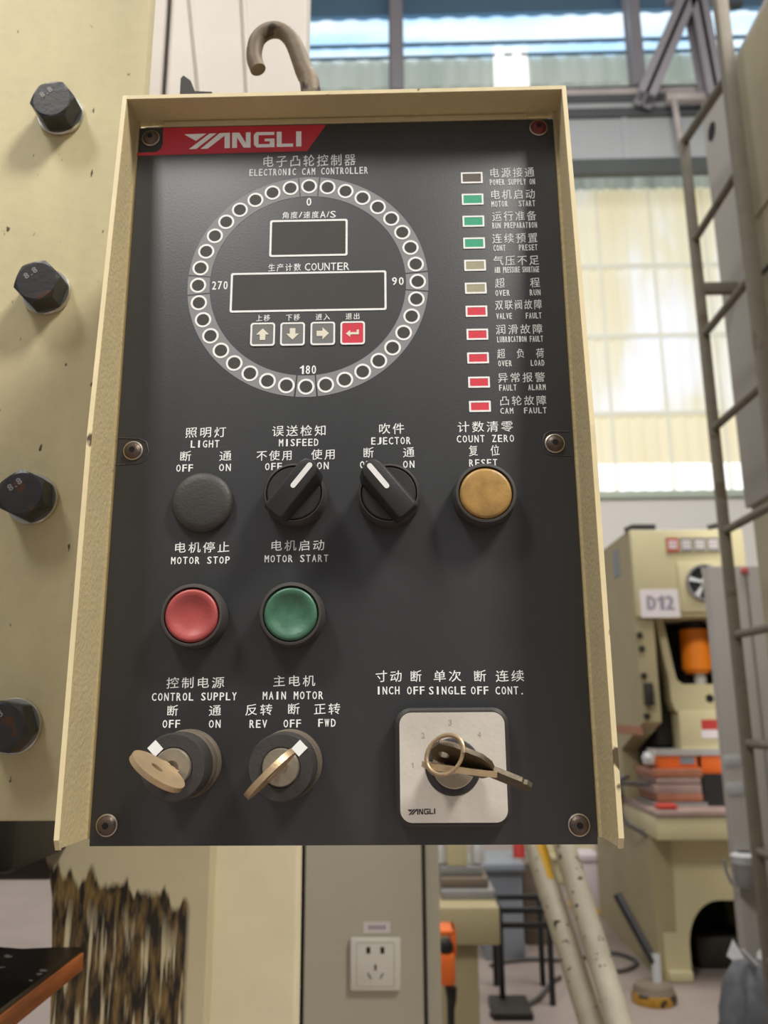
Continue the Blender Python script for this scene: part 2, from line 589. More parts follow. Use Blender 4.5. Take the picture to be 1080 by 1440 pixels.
XL, XR = -3.6, 8.2
rows = [(690, 652, m_clear), (652, 583, m_paneyellow), (583, 474, m_pane), (474, 376, m_pane), (376, 265, m_pane)]
wt = bpy.data.objects.new('window_1', None); COL.objects.link(wt); wt['kind'] = 'structure'
wt.location = (2, YW, sill); wt['_org'] = (2, YW, sill)
for y0, y1, m in rows:
    b = B(); corrugated(b, XL, XR, zrow(y0), zrow(y1), YW + .02); obj('pane', b, m, wt, smooth=0)
b = B()
for py in (583, 474, 376):
    z = zrow(py)
    b.box((XL, YW - .07, z - .03), (XR, YW - .04, z + .03))
for i in range(9):
    x = at(857, 560, YW).x + (i - 4) * .80
    b.box((x - .018, YW - .06, sill), (x + .018, YW - .045, zrow(270)))
obj('mullion', b, pane_mat('mullion_glow', (196, 192, 168), (206, 204, 186), .78, 1, (1, 1, 1)), wt)  # bars given a faint glow of their own so they stay pale

# dim sheet above the windows and a dark band
b = B(); corrugated(b, XL, XR, zrow(270), zrow(244), YW + .02); obj('wall_back.001', b, m_corrdim, kind='structure', smooth=0)
# crane girder in front of the wall
YG = 10.2
g = bpy.data.objects.new('crane_beam', None); COL.objects.link(g); g['kind'] = 'structure'
g['_org'] = (2, YG, zrow(246, Y=YG)); g.location = g['_org']


def gbar(name, y0, y1, m, Y0, Y1, x0=XL, x1=XR, bev=0):
    b = B(); b.box((x0, Y0, zrow(y0, Y=YG)), (x1, Y1, zrow(y1, Y=YG)), bev)
    return obj(name, b, m, g)


gbar('lower_flange', 244, 224, m_beamdark, YG - .03, YG + .08)
gbar('web', 226, 163, m_beam, YG, YG + .05)
gbar('upper_flange', 166, 156, m_beamdark, YG - .05, YG + .1)
gbar('upper_web', 154, 147, m_beam, YG - .05, YG)
gbar('top_flange', 147, 137, m_beamdark, YG - .08, YG + .1)
gbar('crane_rail', 137, 127, m_rust, YG - .06, YG + .02)
gbar('rail_clip', 127, 120, m_blackpaint, YG, YG + .1)
for k in range(-3, 4):
    x = at(880, 195, YG).x + k * 1.9
    b = B(); b.box((x - .05, YG - .02, zrow(226, Y=YG)), (x + .05, YG, zrow(163, Y=YG)))
    obj('stiffener', b, m_beam, g)
# white bracket and hanging pipe on the girder
b = B(); p = at(965, 130, YG - .3); q = at(938, 136, YG - .3)
b.box((q.x, YG - .3, q.z - .05), (at(993, 130, YG - .3).x, YG - .2, q.z + .06)); obj('bracket', b, m_rust, g)
b = B(); b.tube([at(946, 134, YG - .25), at(951, 160, YG - .25), at(958, 205, YG - .25)], .045); obj('hanger_pipe', b, m_rust, g)

# upper wall: green-grey sheets, a clear strip, skylight glazing
b = B(); corrugated(b, XL, XR, zrow(246), zrow(60), YW + .25); obj('wall_back.002', b, m_corr, kind='structure', smooth=0)
sk = bpy.data.objects.new('window_2', None); COL.objects.link(sk); sk['kind'] = 'structure'
sk['_org'] = (2, YW, zrow(60)); sk.location = sk['_org']
for y0, y1 in ((64, 46), (46, 4)):
    b = B(); corrugated(b, XL, XR, zrow(y0), zrow(y1), YW + .2, pitch=.4); obj('pane', b, m_sky, sk, smooth=0)
b = B(); b.box((XL, YW + .14, zrow(47)), (XR, YW + .18, zrow(43))); b.box((XL, YW + .14, zrow(64)), (XR, YW + .18, zrow(61))); b.box((XL, YW + .1, zrow(6)), (XR, YW + .3, zrow(-60)))
obj('mullion', b, mat('blue_grey_bar', (96, 132, 158), .6, 0, .05, 1), sk)
b = B(); corrugated(b, at(696, 90, YW).x, at(745, 90, YW).x, zrow(140), zrow(52), YW + .16, pitch=.2)
o = obj('window_3', b, m_clear, kind='structure', smooth=0)
b = B()
for py in (104,):
    b.box((XL, YW + .17, zrow(py) - .02), (XR, YW + .20, zrow(py) + .02))
obj('trim_2', b, m_corrdim, kind='structure')
# wall posts
for k, px in enumerate((557, 893)):
    b = B(); x = at(px, 60, YW - .2).x
    b.box((x - .09, YW - .3, zrow(135)), (x + .09, YW - .1, zrow(-40)))
    b.box((x - .12, YW - .12, zrow(135)), (x + .12, YW - .08, zrow(-40)))
    obj('column' if k == 0 else 'column.001', b, m_steelgrey, kind='structure')
# lattice struts standing on the girder
tr = bpy.data.objects.new('roof_truss_beam', None); COL.objects.link(tr); tr['kind'] = 'structure'
tr['_org'] = tuple(at(905, 135, 9.9)); tr.location = tr['_org']


def strut(p, q, w, dpt, parent, name, m):
    p, q = Vector(p), Vector(q)
    d = (q - p).normalized()
    n = Vector((0, 1, 0)).cross(d).normalized()
    b = B()
    for s, ww, y0, y1 in ((0, w, -dpt / 2, -dpt / 2 + .04), (0, w, dpt / 2 - .04, dpt / 2), (0, .05, -dpt / 2, dpt / 2)):
        pts = [p - n * ww / 2, p + n * ww / 2, q + n * ww / 2, q - n * ww / 2]
        b.prism([v + Vector((0, y0, 0)) for v in pts], (0, y1 - y0, 0))
    return obj(name, b, m, parent)


strut(at(906, 140, 9.9), at(975, -20, 9.9), .27, .3, tr, 'strut', m_steelgrey)
strut(at(1003, 140, 9.9), at(973, -20, 9.9), .25, .3, tr, 'strut', m_steelgrey)
b = B(); c = at(974, -5, 9.8); b.box(c + V(-.35, 0, -.05), c + V(.35, .12, .5)); obj('gusset_plate', b, m_steelgrey, tr)
b = B(); c = at(1028, 3, 9.8); b.box((at(1008, 3, 9.8).x, 9.8, c.z - .04), (at(1045, 3, 9.8).x, 9.9, c.z + .04)); obj('tie_bar', b, m_beamdark, tr)

# ================================================================== NEAR PRESS (left)
YS = 0.075
press = thing('power_press', 'cream painted power press carrying four black hex bolts and the control panel in front', 'press', (-.1, .6, 0))
slab_r = (at(205, 100, YS).x + at(202, 130, YS).x) / 2
slab_b = at(60, 1155, YS).z
b = B(); b.box((-.60, YS, slab_b), (slab_r, YS + .012, 2.15), 0.0015)
obj('guide_plate', b, m_slab, press)
bolts = [((87, 164), 8), ((67, 413), 14), ((47, 703), 35), ((22, 1021), 50)]
AF = .0262
for (px, py), rot in bolts:
    c = at(px, py, YS)
    b = B(); b.lathe(c + V(0, -.0005, 0), (0, -1, 0), [(.0152, 0), (.0158, .0008), (.0158, .0022), (.0152, .003)], 48)
    ws = b
    # hex head with a chamfered round top
    b = B()
    n = 96
    R = AF / math.sqrt(3)
    def hexr(t):
        a = (t - math.radians(rot)) % (PI / 3) - PI / 6
        return (AF / 2) / math.cos(a)
    vs, fs = [], []
    y0 = c.y - .0035
    H = .0135
    lay = []
    for k in range(n):
        t = 2 * PI * k / n
        r = hexr(t)
        top = H - max(0, (r - AF / 2 * .985)) * .62
        lay.append((r, t, top))
    for r, t, top in lay:
        vs.append((c.x + r * math.cos(t), y0, c.z + r * math.sin(t)))
    for r, t, top in lay:
        vs.append((c.x + r * math.cos(t), y0 - top, c.z + r * math.sin(t)))
    for r, t, top in lay:
        rr = AF / 2 * .93
        vs.append((c.x + rr * math.cos(t), y0 - H, c.z + rr * math.sin(t)))
    for L in range(2):
        for k in range(n):
            k2 = (k + 1) % n
            fs.append((L * n + k, L * n + k2, (L + 1) * n + k2, (L + 1) * n + k))
    fs.append(tuple(range(2 * n, 3 * n)))
    b.mesh(vs, fs)
    hb = obj('hex_bolt', b, m_bolt, press, smooth=9)
    obj('washer', ws, m_washer, hb)
    # raised grade stamp
    b = B()
    a = math.radians(38)
    ux, uz = V(math.cos(a), 0, math.sin(a)), V(-math.sin(a), 0, math.cos(a))
    text(b, '8.8', V(c.x, y0 - H - .0002, c.z) + uz * .0066, ux, uz, .0085, .0042, bold=.0004)
    obj('grade_stamp', b, m_mark, hb, smooth=0)

# stained column under the guide plate
YC = .42
pts = [(36, 1100), (50, 1165), (60, 1190), (68, 1220), (73, 1260), (73, 1330), (70, 1460)]
left = [at(px, py, YC) for px, py in pts]
zl = left[-1].z
xr = at(291, 1300, YC).x
poly = [V(v.x, YC, v.z) for v in left] + [V(left[-1].x, YC, 0), V(xr, YC, 0), V(xr, YC, left[0].z)]
b = B(); b.prism(poly, (0, .06, 0)); obj('frame_column', b, m_stain, press)
# side frame behind it, up to the crown
YF = .45
xe = at(417, 1300, YF).x
b = B(); b.box((xr - .10, YF, 0), (xe, YF + .04, 1.30), .004); obj('side_frame', b, m_lowcream, press)
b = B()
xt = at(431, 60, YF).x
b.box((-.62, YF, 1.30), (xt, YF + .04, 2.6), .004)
obj('crown_frame', b, m_creamlit, press)
# panel seam, a strip standing in for the guide plate's lit side, and welds
b = B(); x = at(236, 60, YF).x; b.box((x - .0015, YF - .002, 1.5), (x + .0015, YF + .01, 2.6)); obj('panel_seam', b, m_seam, press)
b = B(); x0, x1 = at(214, 60, YF).x, at(233, 60, YF).x; b.box((x0 - .1, YF - .012, 1.5), (x1, YF, 2.6), .002); obj('lit_side_strip', b, m_creamlit, press)
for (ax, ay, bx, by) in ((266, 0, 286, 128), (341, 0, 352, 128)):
    b = B(); b.tube([at(ax, ay - 30, YF), at(bx, by + 40, YF)], .0035, 8); obj('weld_bead', b, m_creamlit, press)
# dark blocks standing in for the shade under the guide plate
b = B(); b.box((-.7, .30, at(0, 1232, .30).z), (at(22, 1200, .30).x, .42, slab_b + .02), .01); obj('underside_shade', b, m_dkmachine, press)
b = B(); b.box((-.9, .60, at(0, 1240, .60).z), (at(78, 1200, .60).x, 1.0, 1.32), .01); obj('throat_shade', b, m_dkmachine, press)

# oily plate with copper coloured edge, lower left
YP = .36
tp = at(119, 1332, YP); th = .018
plate = thing('bolster_plate', 'oily black steel plate with copper orange edge beside the stained column', 'plate', (tp.x - .15, YP - .25, tp.z - th))
b = B()
n = 30
edge = [V(tp.x - .75 + .75 * i / n, YP + random.uniform(-.006, .004), tp.z) for i in range(n + 1)]
poly = edge + [V(tp.x, YP - .45, tp.z), V(tp.x - .75, YP - .45, tp.z)]
b.prism([p + V(-.002, 0, 0) for p in poly], (0, 0, -.004))
obj('oily_surface', b, m_oil, plate)
b = B(); b.box((tp.x - .75, YP - .45, tp.z - th), (tp.x, YP, tp.z - .004), .001); obj('copper_edge', b, m_copper, plate)

# ================================================================== CONTROL BOX
W, H = .235, .38463
Z0 = 1.30
box = thing('control_box', 'black faced press control panel in a chipped cream metal hood', 'control panel', (W / 2, .03, Z0))
FP = .0030
b = B(); b.box((0.001, FP, Z0 + .003), (W - .001, YS - .001, Z0 + H + .004), .002); obj('enclosure', b, m_hood, box)
# hood: left, top and right flanges, shallower at the top
TH = .0022
D_T, D_B = .0160, .0295
zt, zb = Z0 + H + .0055, Z0 + .003
xl, xr2 = -.0022, W + .0022


def flange(x0, x1):
    pts = []
    prof = [(.006, zb), (-D_B * .93, zb + .0005), (-D_B, zb + .004), (-D_B * .96, Z0 + H * .5), (-D_T, zt + TH), (.006, zt + TH)]
    return [V(x0, y, z) for y, z in prof], (x1 - x0, 0, 0)


b = B()
p, d = flange(xl - TH, xl); b.prism(p, d)
p, d = flange(xr2, xr2 + TH); b.prism(p, d)
b.box((xl - TH, -D_T, zt), (xr2 + TH, .006, zt + TH))
hood = obj('hood', b, m_hood, box)
# front edge of the sheet: catching light painted in as brighter cream, plus chips
b = B()
for x0, x1 in ((xl - TH - .0003, xl - .0002), (xr2 + .0002, xr2 + TH + .0003)):
    for (ya, za), (yb, zb2) in (((-D_B, zb + .004), (-D_B * .96, Z0 + H * .5)), ((-D_B * .96, Z0 + H * .5), (-D_T, zt + TH))):
        b.prism([V(x0, ya - .0004, za), V(x1, ya - .0004, za), V(x1, yb - .0004, zb2), V(x0, yb - .0004, zb2)], (0, .0008, 0))
    b.prism([V(x0, -D_B * .93, zb - .0004), V(x1, -D_B * .93, zb - .0004), V(x1, -D_B - .0004, zb + .004), V(x0, -D_B - .0004, zb + .004)], (0, .0008, .0004))
b.box((xl - TH, -D_T - .0004, zt + .0002), (xr2 + TH, -D_T + .0004, zt + TH + .0003))
obj('hood_edge', b, m_rim, hood)
# inner return lip around the plate
b = B()
b.box((xl, .0012, zb), (-.0004, .0035, zt)); b.box((W + .0004, .0012, zb), (xr2, .0035, zt))
b.box((xl + .016, .0004, Z0 + H + .0006), (xr2 - .016, .0030, Z0 + H + .0042), .0003)
obj('return_lip', b, m_hood, hood)
# faceplate
b = B(); b.box((0, 0, Z0), (W, FP - .0002, Z0 + H), .0004)
face = obj('faceplate', b, m_panel, box)


def fpoly(b, pts, y=INK, mi=0, t=.00006):
    P = []
    for px, py in pts:
        v = at(px, py); v.y = y
        P.append(v)
    b.prism(P, (0, t, 0), mi)


def rrect(cx, cz, w, h, r, y, n=6):
    pts = []
    for sx, sz, a0 in ((1, 1, 0), (-1, 1, 90), (-1, -1, 180), (1, -1, 270)):
        for k in range(n + 1):
            a = math.radians(a0 + 90 * k / n)
            pts.append(V(cx + sx * (w / 2 - r) + r * math.cos(a), y, cz + sz * (h / 2 - r) + r * math.sin(a)))
    return pts


def ringband(b, outer, inner, d):
    """closed band between two loops of equal length."""
    n = len(outer)
    d = Vector(d)
    vs = list(outer) + list(inner) + [p + d for p in outer] + [p + d for p in inner]
    fs = []
    for i in range(n):
        j = (i + 1) % n
        fs += [(i, j, n + j, n + i), (2 * n + i, 3 * n + i, 3 * n + j, 2 * n + j),
               (i, 2 * n + i, 2 * n + j, j), (n + i, n + j, 3 * n + j, 3 * n + i)]
    b.mesh(vs, fs)


# red banner and maker's lettering
b = B()
z1 = Z0 + H - .0010
pts = [(191.8, 219), (412, 213), (433.5, 213 - .5), (459, 175.5), (230, 180.5), (227, 206), (222, 212), (212, 214), (192.2, 215)]
fpoly(b, [(192.5, 219), (432, 212.5), (458.5, 175.5), (229.5, 180.0), (229, 203), (226, 210), (219, 214), (193, 215)], y=-.00006, t=.00005)
obj('red_banner', b, m_red, face, smooth=0)


def zl(pts):
    return [(180 + x / 3.6, 160 + y / 3.6) for x, y in pts]


LOGO = [
    [(285, 105), (397, 101), (344, 138)],
    [(413, 101), (449, 99.5), (345, 179), (309, 180)],
    [(464, 99), (516, 97), (516, 174), (489, 175), (489, 112), (404, 177), (368, 178.5)],
    [(527, 97), (552, 96), (552, 173.5), (527, 174)],
    [(597, 95), (621, 94.5), (621, 172), (597, 172.5)],
    [(552, 96.5), (564, 96.5), (597, 148), (597, 172), (586, 172.5), (552, 121)],
    [(650, 94), (741, 92.5), (741, 108), (661, 109.5), (661, 155), (718, 154), (718, 140), (692, 140.5), (692, 127), (742, 126), (742, 169.5), (652, 171.5), (638, 158), (637, 108)],
    [(753, 92), (778, 91.5), (778, 152.5), (836, 151), (836, 167), (753, 169)],
    [(851, 90), (878, 89.5), (878, 166), (851, 166.5)]]
b = B()
for i, pl in enumerate(LOGO):
    fpoly(b, zl(pl), y=-.00016 - i * 1e-6, t=.00005)
obj('maker_lettering', b, m_white, face, smooth=0)

K, G = 15.0, 10.0
caption(face, [('电子凸轮控制器', 434.5, 226, 131, 16), ('ELECTRONIC CAM CONTROLLER', 434, 241.3, 166, 9.5)], m_whiteworn)
caption(face, [('照明灯', 289.3, 608, 57, 14.5), ('LIGHT', 288.4, 624.4, 39.5, G), ('断', 260.8, 641.6, 16, 14), ('通', 317, 641, 17, 14), ('OFF', 259.7, 658.4, 23, G), ('ON', 316.4, 657.5, 16, G)])
caption(face, [('误送检知', 420.8, 605.8, 76, 15), ('MISFEED', 420, 622.4, 55, G), ('不使用', 386, 640.6, 50.5, 14), ('使用', 454.8, 639, 34, 14.5), ('OFF', 384.6, 656.2, 23, G), ('ON', 454, 655, 16, G)])
caption(face, [('吹件', 550.5, 602.8, 36, 15), ('EJECTOR', 549.8, 620, 55, G), ('断', 518, 636.7, 15, 14.5), ('通', 574.7, 636, 16, 14), ('OFF', 518, 653.5, 23, G), ('ON', 574.8, 653, 15.5, G)])
caption(face, [('计数清零', 682.3, 600, 78, 15), ('COUNT ZERO', 682.5, 617, 80, G), ('复 位', 680.8, 633.5, 43, 15), ('RESET', 679.5, 651, 39, G)])
caption(face, [('电机停止', 283.8, 769.7, 78, 15), ('MOTOR STOP', 281.9, 788, 82, G)])
caption(face, [('电机启动', 418.3, 767, 76, 15), ('MOTOR START', 416.9, 785.5, 89, G)])
caption(face, [('控制电源', 274.8, 960, 81, 15.5), ('CONTROL SUPPLY', 273.2, 979.7, 118.6, 11), ('断', 242.5, 999.4, 15.5, 15), ('通', 302.4, 999, 17, 15), ('OFF', 241, 1018, 24, 11), ('ON', 302, 1018, 16, 11)])
caption(face, [('主电机', 413.5, 957.5, 59, 15.5), ('MAIN MOTOR', 412, 978, 84.5, 11), ('反转', 364, 998, 38, 15.5), ('断', 412.8, 997, 17, 15.5), ('正转', 460, 996.8, 37, 15.5),
               ('REV', 363.3, 1018, 24, 11), ('OFF', 411, 1017.5, 24, 11), ('FWD', 459.8, 1016.5, 24, 11)])
caption(face, [('寸动', 546.6, 951, 37, 16), ('断', 584.7, 951, 16, 16), ('单次', 629, 950.7, 39, 16), ('断', 674.7, 950.7, 17.5, 16), ('连续', 717, 950.5, 40, 16),
               ('INCH', 545.6, 971, 32, 11), ('OFF', 584.7, 971, 24, 11), ('SINGLE', 629, 971, 51, 11), ('OFF', 674.5, 971, 24, 11), ('CONT.', 717, 971, 40, 11)])

# indicator windows with their captions
LAMPS = [
    (663.4, 250.2, m_browngrey, 'unlit brown indicator window beside POWER SUPPLY ON', '电源接通', 719.6, 242.7, 63, 'POWER SUPPLY ON', 720.5, 256, 63),
    (664.6, 280.4, m_greenlamp, 'green indicator window beside MOTOR START', '电机启动', 720.8, 273.4, 63, 'MOTOR   START', 721.7, 286.6, 61),
    (665.7, 311.3, m_greenlamp, 'green indicator window beside RUN PREPARATION', '运行准备', 723, 303.8, 62, 'RUN PREPARATION', 723.6, 317, 62.5),
    (666.7, 342.0, m_greenlamp, 'green indicator window beside CONT PRESET', '连续预置', 724, 335, 64, 'CONT    PRESET', 724.7, 348.5, 61.5),
    (668.0, 373.3, m_greylamp, 'cream indicator window beside AIR PRESSURE SHORTAGE', '气压不足', 725.8, 366.3, 64, 'AIR PRESSURE SHORTAGE', 726.7, 379.4, 62.5),
    (669.0, 405.4, m_greylamp, 'cream indicator window beside OVER RUN', '超  程', 727.6, 397.7, 63, 'OVER     RUN', 728.2, 411.8, 63),
    (670.0, 437.8, m_redlamp, 'red indicator window beside VALVE FAULT', '双联阀故障', 729, 428.5, 66, 'VALVE    FAULT', 729.6, 444.3, 63),
    (671.3, 470.3, m_redlamp, 'red indicator window beside LUBRICATION FAULT', '润滑故障', 730, 463, 66, 'LUBRICATION FAULT', 731.2, 477, 64),
    (672.2, 503.5, m_redlamp, 'red indicator window beside OVER LOAD', '超 负 荷', 732, 497, 66, 'OVER     LOAD', 733, 510.8, 64.5),
    (673.6, 537.6, m_redlamp, 'red indicator window beside FAULT ALARM', '异常报警', 733.2, 530.8, 66.5, 'FAULT   ALARM', 734.5, 545, 65),
    (674.9, 571.6, m_redlamp, 'red indicator window beside CAM FAULT', '凸轮故障', 735.3, 563.4, 66, 'CAM  FAULT', 736, 577.5, 64.5)]
for x, y, m, lab, cn, cx, cy, cw, en, ex, ey, ew in LAMPS:
    kx, kz = scale_at(x, y)
    c = at(x, y)
    w, h = 30.5 * kx, 15.5 * kz
    b = B(); ringband(b, rrect(c.x, c.z, w, h, .0003, -.00022, 2), rrect(c.x, c.z, w - .0019, h - .0019, .0002, -.00022, 2), (0, .0002, 0))
    win = obj('indicator_window', b, m_white, box, smooth=0, label=lab)
    b = B(); b.box((c.x - w / 2 + .0008, -.00012, c.z - h / 2 + .0008), (c.x + w / 2 - .0008, -.00002, c.z + h / 2 - .0008))
    obj('lamp_pane', b, m, win, smooth=0)
    caption(face, [(cn, cx, cy, cw, 13.5), (en, ex, ey, ew, 8.2)], m_whiteworn, bold=.0002)

# dial band with 36 lamps
DC = (at(434, 262) + at(431, 544)) / 2
DC = V((DC.x + (at(279, 402).x + at(587, 395).x) / 2) / 2, 0, DC.z)
RM, RO, RI = .0595, .0652, .0532
dial = None
b = B()
gap = .0058
for q in range(4):
    a0 = q * PI / 2 + gap / RM
    a1 = (q + 1) * PI / 2 - gap / RM
    n = 40
    for band in [(a0, a1, n), (q * PI / 2 - (gap - .0008) / RM, q * PI / 2 + (gap - .0008) / RM, 8)]:
        s, e, k = band
        o_ = [V(DC.x + RO * math.sin(s + (e - s) * i / k), -.00008, DC.z + RO * math.cos(s + (e - s) * i / k)) for i in range(k + 1)]
        i_ = [V(DC.x + RI * math.sin(s + (e - s) * i / k), -.00008, DC.z + RI * math.cos(s + (e - s) * i / k)) for i in range(k + 1)]
        b.prism(o_ + i_[::-1], (0, .00006, 0))
dial = obj('dial_band', b, m_grayband, box, smooth=0)
for k in range(36):
    a = 2 * PI * k / 36
    cx, cz = DC.x + RM * math.sin(a), DC.z + RM * math.cos(a)
    b = B()
    rr = [V(cx + .00445 * math.cos(t), -.0002, cz + .00445 * math.sin(t)) for t in [2 * PI * i / 28 for i in range(28)]]
    ri = [V(cx + .00335 * math.cos(t), -.0002, cz + .00335 * math.sin(t)) for t in [2 * PI * i / 28 for i in range(28)]]
    b2 = b
    ringband(b, rr, ri, (0, .0001, 0))
    for f in b.bm.faces:
        f.material_index = 0
    b.prism([V(p.x, -.00014, p.z) for p in ri], (0, .00005, 0), mi=1)
    obj('dial_lamp', b, [m_white, m_leddark], dial, smooth=0)
caption(face, [('0', 434.5, 284, 6.5, 11)]); caption(face, [('90', 559.5, 395.5, 16, 11)])
caption(face, [('180', 433, 520, 22.5, 12)]); caption(face, [('270', 309.3, 401.5, 21.5, 11.5)])
caption(face, [('角度/速度A/S', 434.5, 302.2, 75, 9.5, [1, 1, .5, 1, 1, .8, .4, .8])], bold=.0003)
caption(face, [('生产计数 COUNTER', 434, 375.5, 114, 10.5, [1.25, 1.25, 1.25, 1.25, .4, .95, .95, .95, .95, .95, .95, .95])], bold=.0003)
for cx, cy, w, h in ((434, 334.7, 109.5, 51.5), (433.5, 410, 219.5, 55.5)):
    kx, kz = scale_at(cx, cy); c = at(cx, cy)
    b = B(); ringband(b, rrect(c.x, c.z, w * kx, h * kz, .0012, -.0002), rrect(c.x, c.z, w * kx - .0022, h * kz - .0022, .0007, -.0002), (0, .0002, 0))
    dsp = obj('display_frame', b, m_white, box, smooth=0)
    b = B(); b.prism(rrect(c.x, c.z, w * kx - .0021, h * kz - .0021, .0006, -.0001), (0, .0001, 0)); obj('display_window', b, m_dark, dsp, smooth=0)
KEYS = [(369.5, 470.5, '上移', 370, 447.3, 'up'), (411.5, 470, '下移', 412, 446.5, 'down'), (454, 469.2, '进入', 454, 445.7, 'right'), (496, 468.5, '退出', 496, 444.8, 'enter')]
for cx, cy, cn, tx, ty, kind in KEYS:
    kx, kz = scale_at(cx, cy); c = at(cx, cy)
    w, h = 34.5 * kx, 32.5 * kz
    b = B(); ringband(b, rrect(c.x, c.z, w, h, .0016, -.00042), rrect(c.x, c.z, w - .0018, h - .0018, .001, -.00042), (0, .0004, 0))
    key = obj('membrane_key', b, m_white, box, smooth=0, label=('red key with return arrow' if kind == 'enter' else None))
    b = B(); b.prism(rrect(c.x, c.z, w - .0017, h - .0017, .001, -.0003), (0, .0003, 0)); obj('key_face', b, m_keyred if kind == 'enter' else m_keygrey, key, smooth=0)
    s = .0033
    if kind == 'enter':
        sh = [(-1.1, -.1), (-.4, .5), (-.4, .12), (.65, .12), (.65, .55), (1.0, .55), (1.0, -.28), (-.4, -.28), (-.4, -.7)]
    else:
        up_ = [(0, 1), (1.05, -.05), (.45, -.05), (.45, -1), (-.45, -1), (-.45, -.05), (-1.05, -.05)]
        f = {'up': lambda x, z: (x, z), 'down': lambda x, z: (x, -z), 'right': lambda x, z: (z, x)}[kind]
        sh = [f(x, z) for x, z in up_]
    b = B(); b.prism([V(c.x + x * s, -.00046, c.z + z * s) for x, z in sh], (0, .0001, 0)); obj('arrow_symbol', b, m_arrow, key, smooth=0)
    caption(face, [(cn, tx, ty, 20, 9)], bold=.0003)

# six button head screws holding the faceplate
for px, py, m in ((212.5, 195, m_screw), (757, 180.5, m_screwred), (187.5, 634, m_screw), (780, 624, m_screw), (150.5, 1160.5, m_screw), (814, 1160, m_screw)):
    c = at(px, py)
    b = B(); b.lathe(c, (0, -1, 0), [(.0048, 0), (.0048, .0004), (.0043, .0012), (.0034, .0021), (.0022, .0026), (.0015, .0027), (.0015, .0012), (.0001, .0010)], 32, cap1=True)
    sc = obj('faceplate_screw', b, m, box, label='red brown screw' if m is m_screwred else None)
    b = B(); b.lathe(c + V(0, -.00275, 0), (0, -1, 0), [(.0016, 0), (.0016, .00005)], 6); obj('hex_socket', b, m_hole, sc, smooth=0)
    b = B(); b.lathe(c, (0, -1, 0), [(.0050, 0), (.0051, .0006), (.0045, .0009)], 32, cap1=False); obj('screw_rim', b, m_lock, sc)
# cut-outs of the film around four of the screws: thin raised edges of the film
for pts in ([(166, 616), (196, 617), (206, 622), (209, 634), (205, 647), (196, 651.5), (162, 654)],
            [(801, 607), (774, 606.5), (766, 611), (763, 624), (766, 636), (775, 640), (803, 641)]):
    P = [at(x, y) for x, y in pts]
    for p in P:
        p.y = -.00005
    b = B(); b.tube(P, .00030, 6); obj('film_cutout', b, m_bezel, face)

# push buttons
def push_button(px, py, capm, lab, dish=True):
    c = at(px, py)
    b = B(); b.lathe(c, (0, -1, 0), [(.0158, 0), (.0160, .0012), (.0156, .0085), (.0147, .0104), (.0137, .0106), (.0133, .0098), (.0133, .004)], 64, cap1=False)
    bz = obj('push_button', b, m_bezel, box, label=lab)
    b = B()
    prof = [(.01295, .004), (.01295, .0095), (.0122, .0106), (.0112, .0108)]
    if dish:
        prof += [(.0095, .0102), (.0075, .0092), (.005, .0085), (.0025, .0082), (.0003, .0081)]
    else:
        prof += [(.0085, .0110), (.005, .0111), (.0003, .0111)]
    b.lathe(c, (0, -1, 0), prof, 64); obj('button_cap', b, capm, bz, smooth=50)


push_button(276.5, 868.5, m_btnred, 'red push button under MOTOR STOP')
push_button(412.5, 866.5, m_btngreen, 'green push button under MOTOR START')
push_button(680.5, 700.5, m_btngold, 'worn amber push button under RESET', dish=False)
# blanking plug
c = at(285.5, 708)
b = B(); b.lathe(c, (0, -1, 0), [(.0153, 0), (.0155, .0012), (.0153, .0026), (.0140, .0038), (.011, .0044), (.006, .0047), (.0003, .0048)], 64)
obj('blanking_plug', b, m_blackdusty, box, smooth=50, label='plain black blanking plug under LIGHT')


